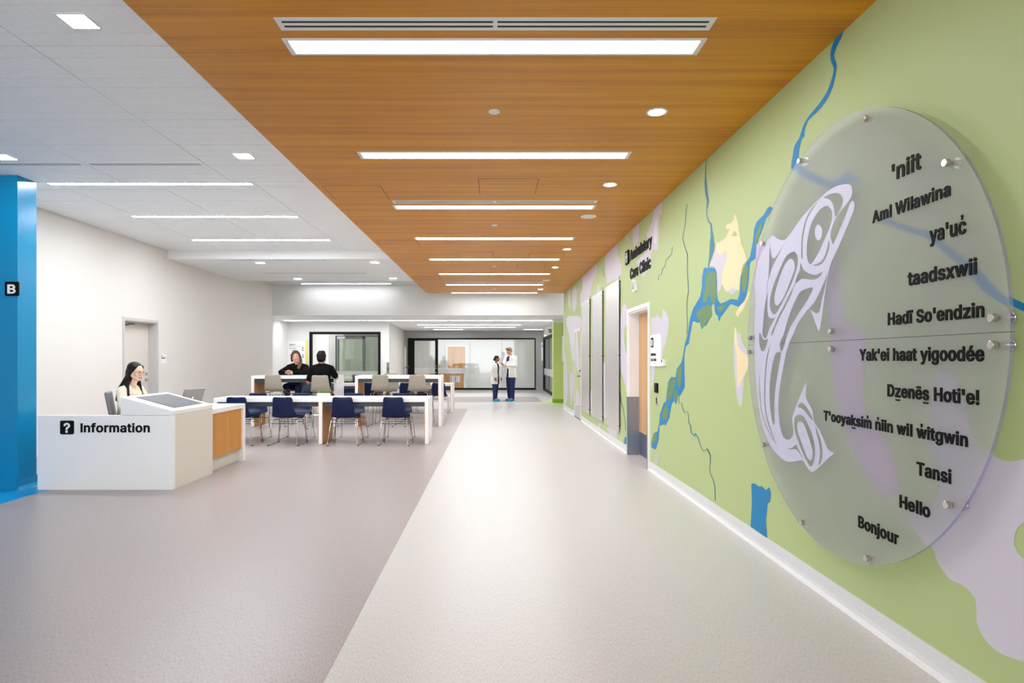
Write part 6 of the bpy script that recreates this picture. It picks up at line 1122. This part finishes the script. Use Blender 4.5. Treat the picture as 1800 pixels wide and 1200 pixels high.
# ---- standing pair in white coats
def standing(label, loc, rz, Hh, skin, hairm, arms, headpose, coat_len, hands_at, female):
    s = Hh / 1.75; S = lambda x, y, z: V((x, y, z)) * s
    p = person(label, loc, rz); hc = S(0, 0.055, 1.625) + V(headpose[3]); Mh = head_axes(*headpose[:3])
    sh = (0.175 if female else 0.20) * s
    b = MB(); torso(b, 0.95 * s, 1.42 * s, sh, 0, 0.02, (1.0 if not female else 1.05) * s, s); b.limb([(S(0, 0.01, 1.42), 0.055 * s), (S(0, 0.025, 1.52), 0.050 * s), (hc - V((0, 0.0, 0.05)), 0.054 * s)]); head(b, hc, Mh, s)
    A_ = {}
    for sd in (-1, 1):
        sho = S(sd * (0.165 if female else 0.19), 0.01, 1.395); el, wr = S(*arms[sd][0]), S(*arms[sd][1]); A_[sd] = (sho, el, wr); b.limb([(sho, 0.055 * s), (el, 0.044 * s), (wr, 0.029 * s)])
        d, n, a, cu = hands_at[sd]; hand(b, wr, d, n, a, cu, s)
        st = arms['step'] * sd
        b.limb([(S(sd * 0.09, 0, 0.92), 0.088 * s), (S(sd * 0.10, st * 0.5 + 0.01, 0.50), 0.056 * s), (S(sd * 0.105, st - 0.02, 0.10), 0.040 * s), (S(sd * 0.115, st + 0.10, 0.035), 0.030 * s)])
    solid(b, 'body', skin, p, 0.006, 3)
    b = MB(); torso(b, 0.95 * s, 1.41 * s, sh * 1.01, 0, 0.02, 1.08 * s, 1.10 * s)
    top = solid(b, 'scrub_top', 'cloth_black' if female else 'cloth_navy', p, 0.009, 3, cut=lambda c: c.z > 1.44 * s and c.y > 0.0 and abs(c.x) < 0.06)
    b = MB()
    for sd in (-1, 1):
        st = arms['step'] * sd; b.limb([(S(sd * 0.09, 0, 0.92), 0.105 * s), (S(sd * 0.10, st * 0.5 + 0.01, 0.50), 0.082 * s), (S(sd * 0.105, st - 0.01, 0.10), 0.068 * s)])
    b.ball(S(0, 0, 0.95), 0.17 * s, 0.125 * s, 0.12 * s); solid(b, 'scrub_trousers', 'cloth_navy', p, 0.009, 3)
    for sd in (-1, 1):
        st = arms['step'] * sd; b = MB().limb([(S(sd * 0.108, st - 0.045, 0.045), 0.045 * s), (S(sd * 0.112, st + 0.05, 0.045), 0.047 * s), (S(sd * 0.12, st + 0.15, 0.034), 0.036 * s)]); b.limb([(S(sd * 0.108, st - 0.03, 0.05), 0.046 * s), (S(sd * 0.106, st - 0.012, 0.11), 0.046 * s)])
        solid(b, 'shoe_cover', 'shoe_cover', p, 0.007, 1, cut=lambda c: c.z < 0.0)
    zb = coat_len * s; b = MB()
    b.loft([((0, 0.0, zb - 0.03), 0.215 * s, 0.170 * s), ((0, 0.0, zb + 0.10), 0.207 * s, 0.163 * s), ((0, 0, 0.95 * s), 0.195 * s, 0.150 * s), ((0, 0.01, 1.12 * s), 0.170 * s, 0.132 * s), ((0, 0.012, 1.28 * s), 0.182 * s, 0.136 * s), ((0, 0.015, 1.38 * s), sh * 0.98, 0.118 * s), ((0, 0.015, 1.43 * s), sh * 0.82, 0.094 * s), ((0, 0.01, 1.47 * s), sh * 0.48, 0.078 * s), ((0, 0.0, 1.505 * s), 0.066 * s, 0.068 * s), ((0, 0.0, 1.54 * s), 0.066 * s, 0.068 * s)])
    for sd in (-1, 1):
        sho, el, wr = A_[sd]; b.limb([(sho, 0.070 * s), (el, 0.064 * s), (el.lerp(wr, 0.90), 0.048 * s)])
    def cutf(c):
        z = c.z / s
        if c.z < zb: return True
        if z > 1.525: return True
        if c.y > 0.03 * s:
            w = (0.035 + 0.05 * min(1, max(0, (z - 1.0) / 0.5))) if z > 1.0 else 0.035 + (1.0 - z) * arms.get('flare', 0.12)
            x0 = arms.get('open', 0.0) * s
            if abs(c.x - x0) < w * s and not (c - A_[1][2]).length < 0.17 * s and not (c - A_[-1][2]).length < 0.17 * s: return True
        return False
    coat = solid(b, 'lab_coat', 'coat_white', p, 0.008, 4, cutf, 0.004)
    for sd in (-1, 1):
        MB().limb([(S(sd * 0.055, 0.095, 1.46), 0.012 * s), (S(sd * 0.085, 0.135, 1.36), 0.018 * s), (S(sd * 0.06, 0.148, 1.2), 0.008 * s)]).build('lapel', 'coat_white', coat, True)
        MB().box(-0.06 * s, 0.06 * s, -0.003, 0.003, -0.07 * s, 0.07 * s).build('pocket', 'coat_white', coat, bevel=0.002).location = S(sd * 0.125, 0.128, 0.86)
    face_parts(p, hc, Mh, s, False, hairm)
    b = MB(); P = lambda x, y, z: hc + Mh @ (V((x, y, z)) * s)
    b.ball(P(0, -0.018, 0.045), 0.082 * s, 0.096 * s, 0.082 * s, Mh, 18, 12); b.ball(P(0, -0.05, 0.0), 0.078 * s, 0.062 * s, 0.078 * s, Mh)
    if female: b.ball(P(0, -0.115, -0.02), 0.045 * s, 0.04 * s, 0.045 * s, Mh); b.limb([(P(-0.055, 0.04, 0.075), 0.03 * s), (P(0.055, 0.04, 0.075), 0.03 * s)])
    else: b.limb([(P(-0.04, 0.055, 0.095), 0.028 * s), (P(0.04, 0.055, 0.095), 0.028 * s)]); b.limb([(P(-0.076, 0.012, 0.03), 0.012 * s), (P(-0.076, 0.005, -0.01), 0.009 * s)]); b.limb([(P(0.076, 0.012, 0.03), 0.012 * s), (P(0.076, 0.005, -0.01), 0.009 * s)])
    solid(b, 'hair', hairm, p, 0.007, 2)
    return p, A_, s
p, A_, s = standing('tall man in a white lab coat and navy scrubs looking down at a phone', (0.545, 20.88, 0), R(136), 1.79, 'skin', 'hair_grey',
                    {-1: ((-0.25, 0.06, 1.13), (-0.06, 0.25, 1.16)), 1: ((0.25, 0.06, 1.13), (0.06, 0.27, 1.165)), 'step': -0.05, 'open': 0.0, 'flare': 0.03},
                    (R(-10), R(-22), 0, (0, 0.03, -0.01)), 0.76, {-1: ((0.55, 0.8, 0.1), (0.3, 0, -1), (0.6, -0.5, 0.6), 0.9), 1: ((-0.5, 0.85, 0.1), (-0.3, 0, -1), (-0.6, -0.5, 0.6), 0.9)}, False)
ph = thing('phone', 'dark phone held by the tall man in the white coat', 'phone', tuple(p.matrix_basis @ (V((0.005, 0.385, 1.19)) * s)), R(136))
MB().box(-0.036, 0.036, -0.07, 0.07, -0.004, 0.004).build('case', 'black', ph, bevel=0.002); MB().box(-0.032, 0.032, -0.064, 0.064, 0.004, 0.005).build('screen', 'dark_grey', ph); ph.rotation_euler = (R(25), 0, R(136))
standing('shorter woman in a white lab coat with her hand in its pocket', (0.03, 20.88, 0), R(-124), 1.50, 'skin_dark', 'hair_black',
         {-1: ((-0.27, -0.02, 1.12), (-0.22, 0.10, 0.90)), 1: ((0.27, -0.02, 1.12), (0.22, 0.11, 0.90)), 'step': 0.05, 'open': 0.0, 'flare': 0.10},
         (R(20), R(4), 0, (0, 0.02, 0)), 0.66, {-1: ((0.1, 0.4, -0.9), (1, 0, 0), (0, 1, 0.3), 0.5), 1: ((-0.1, 0.4, -0.9), (-1, 0, 0), (0, 1, 0.3), 0.5)}, True)
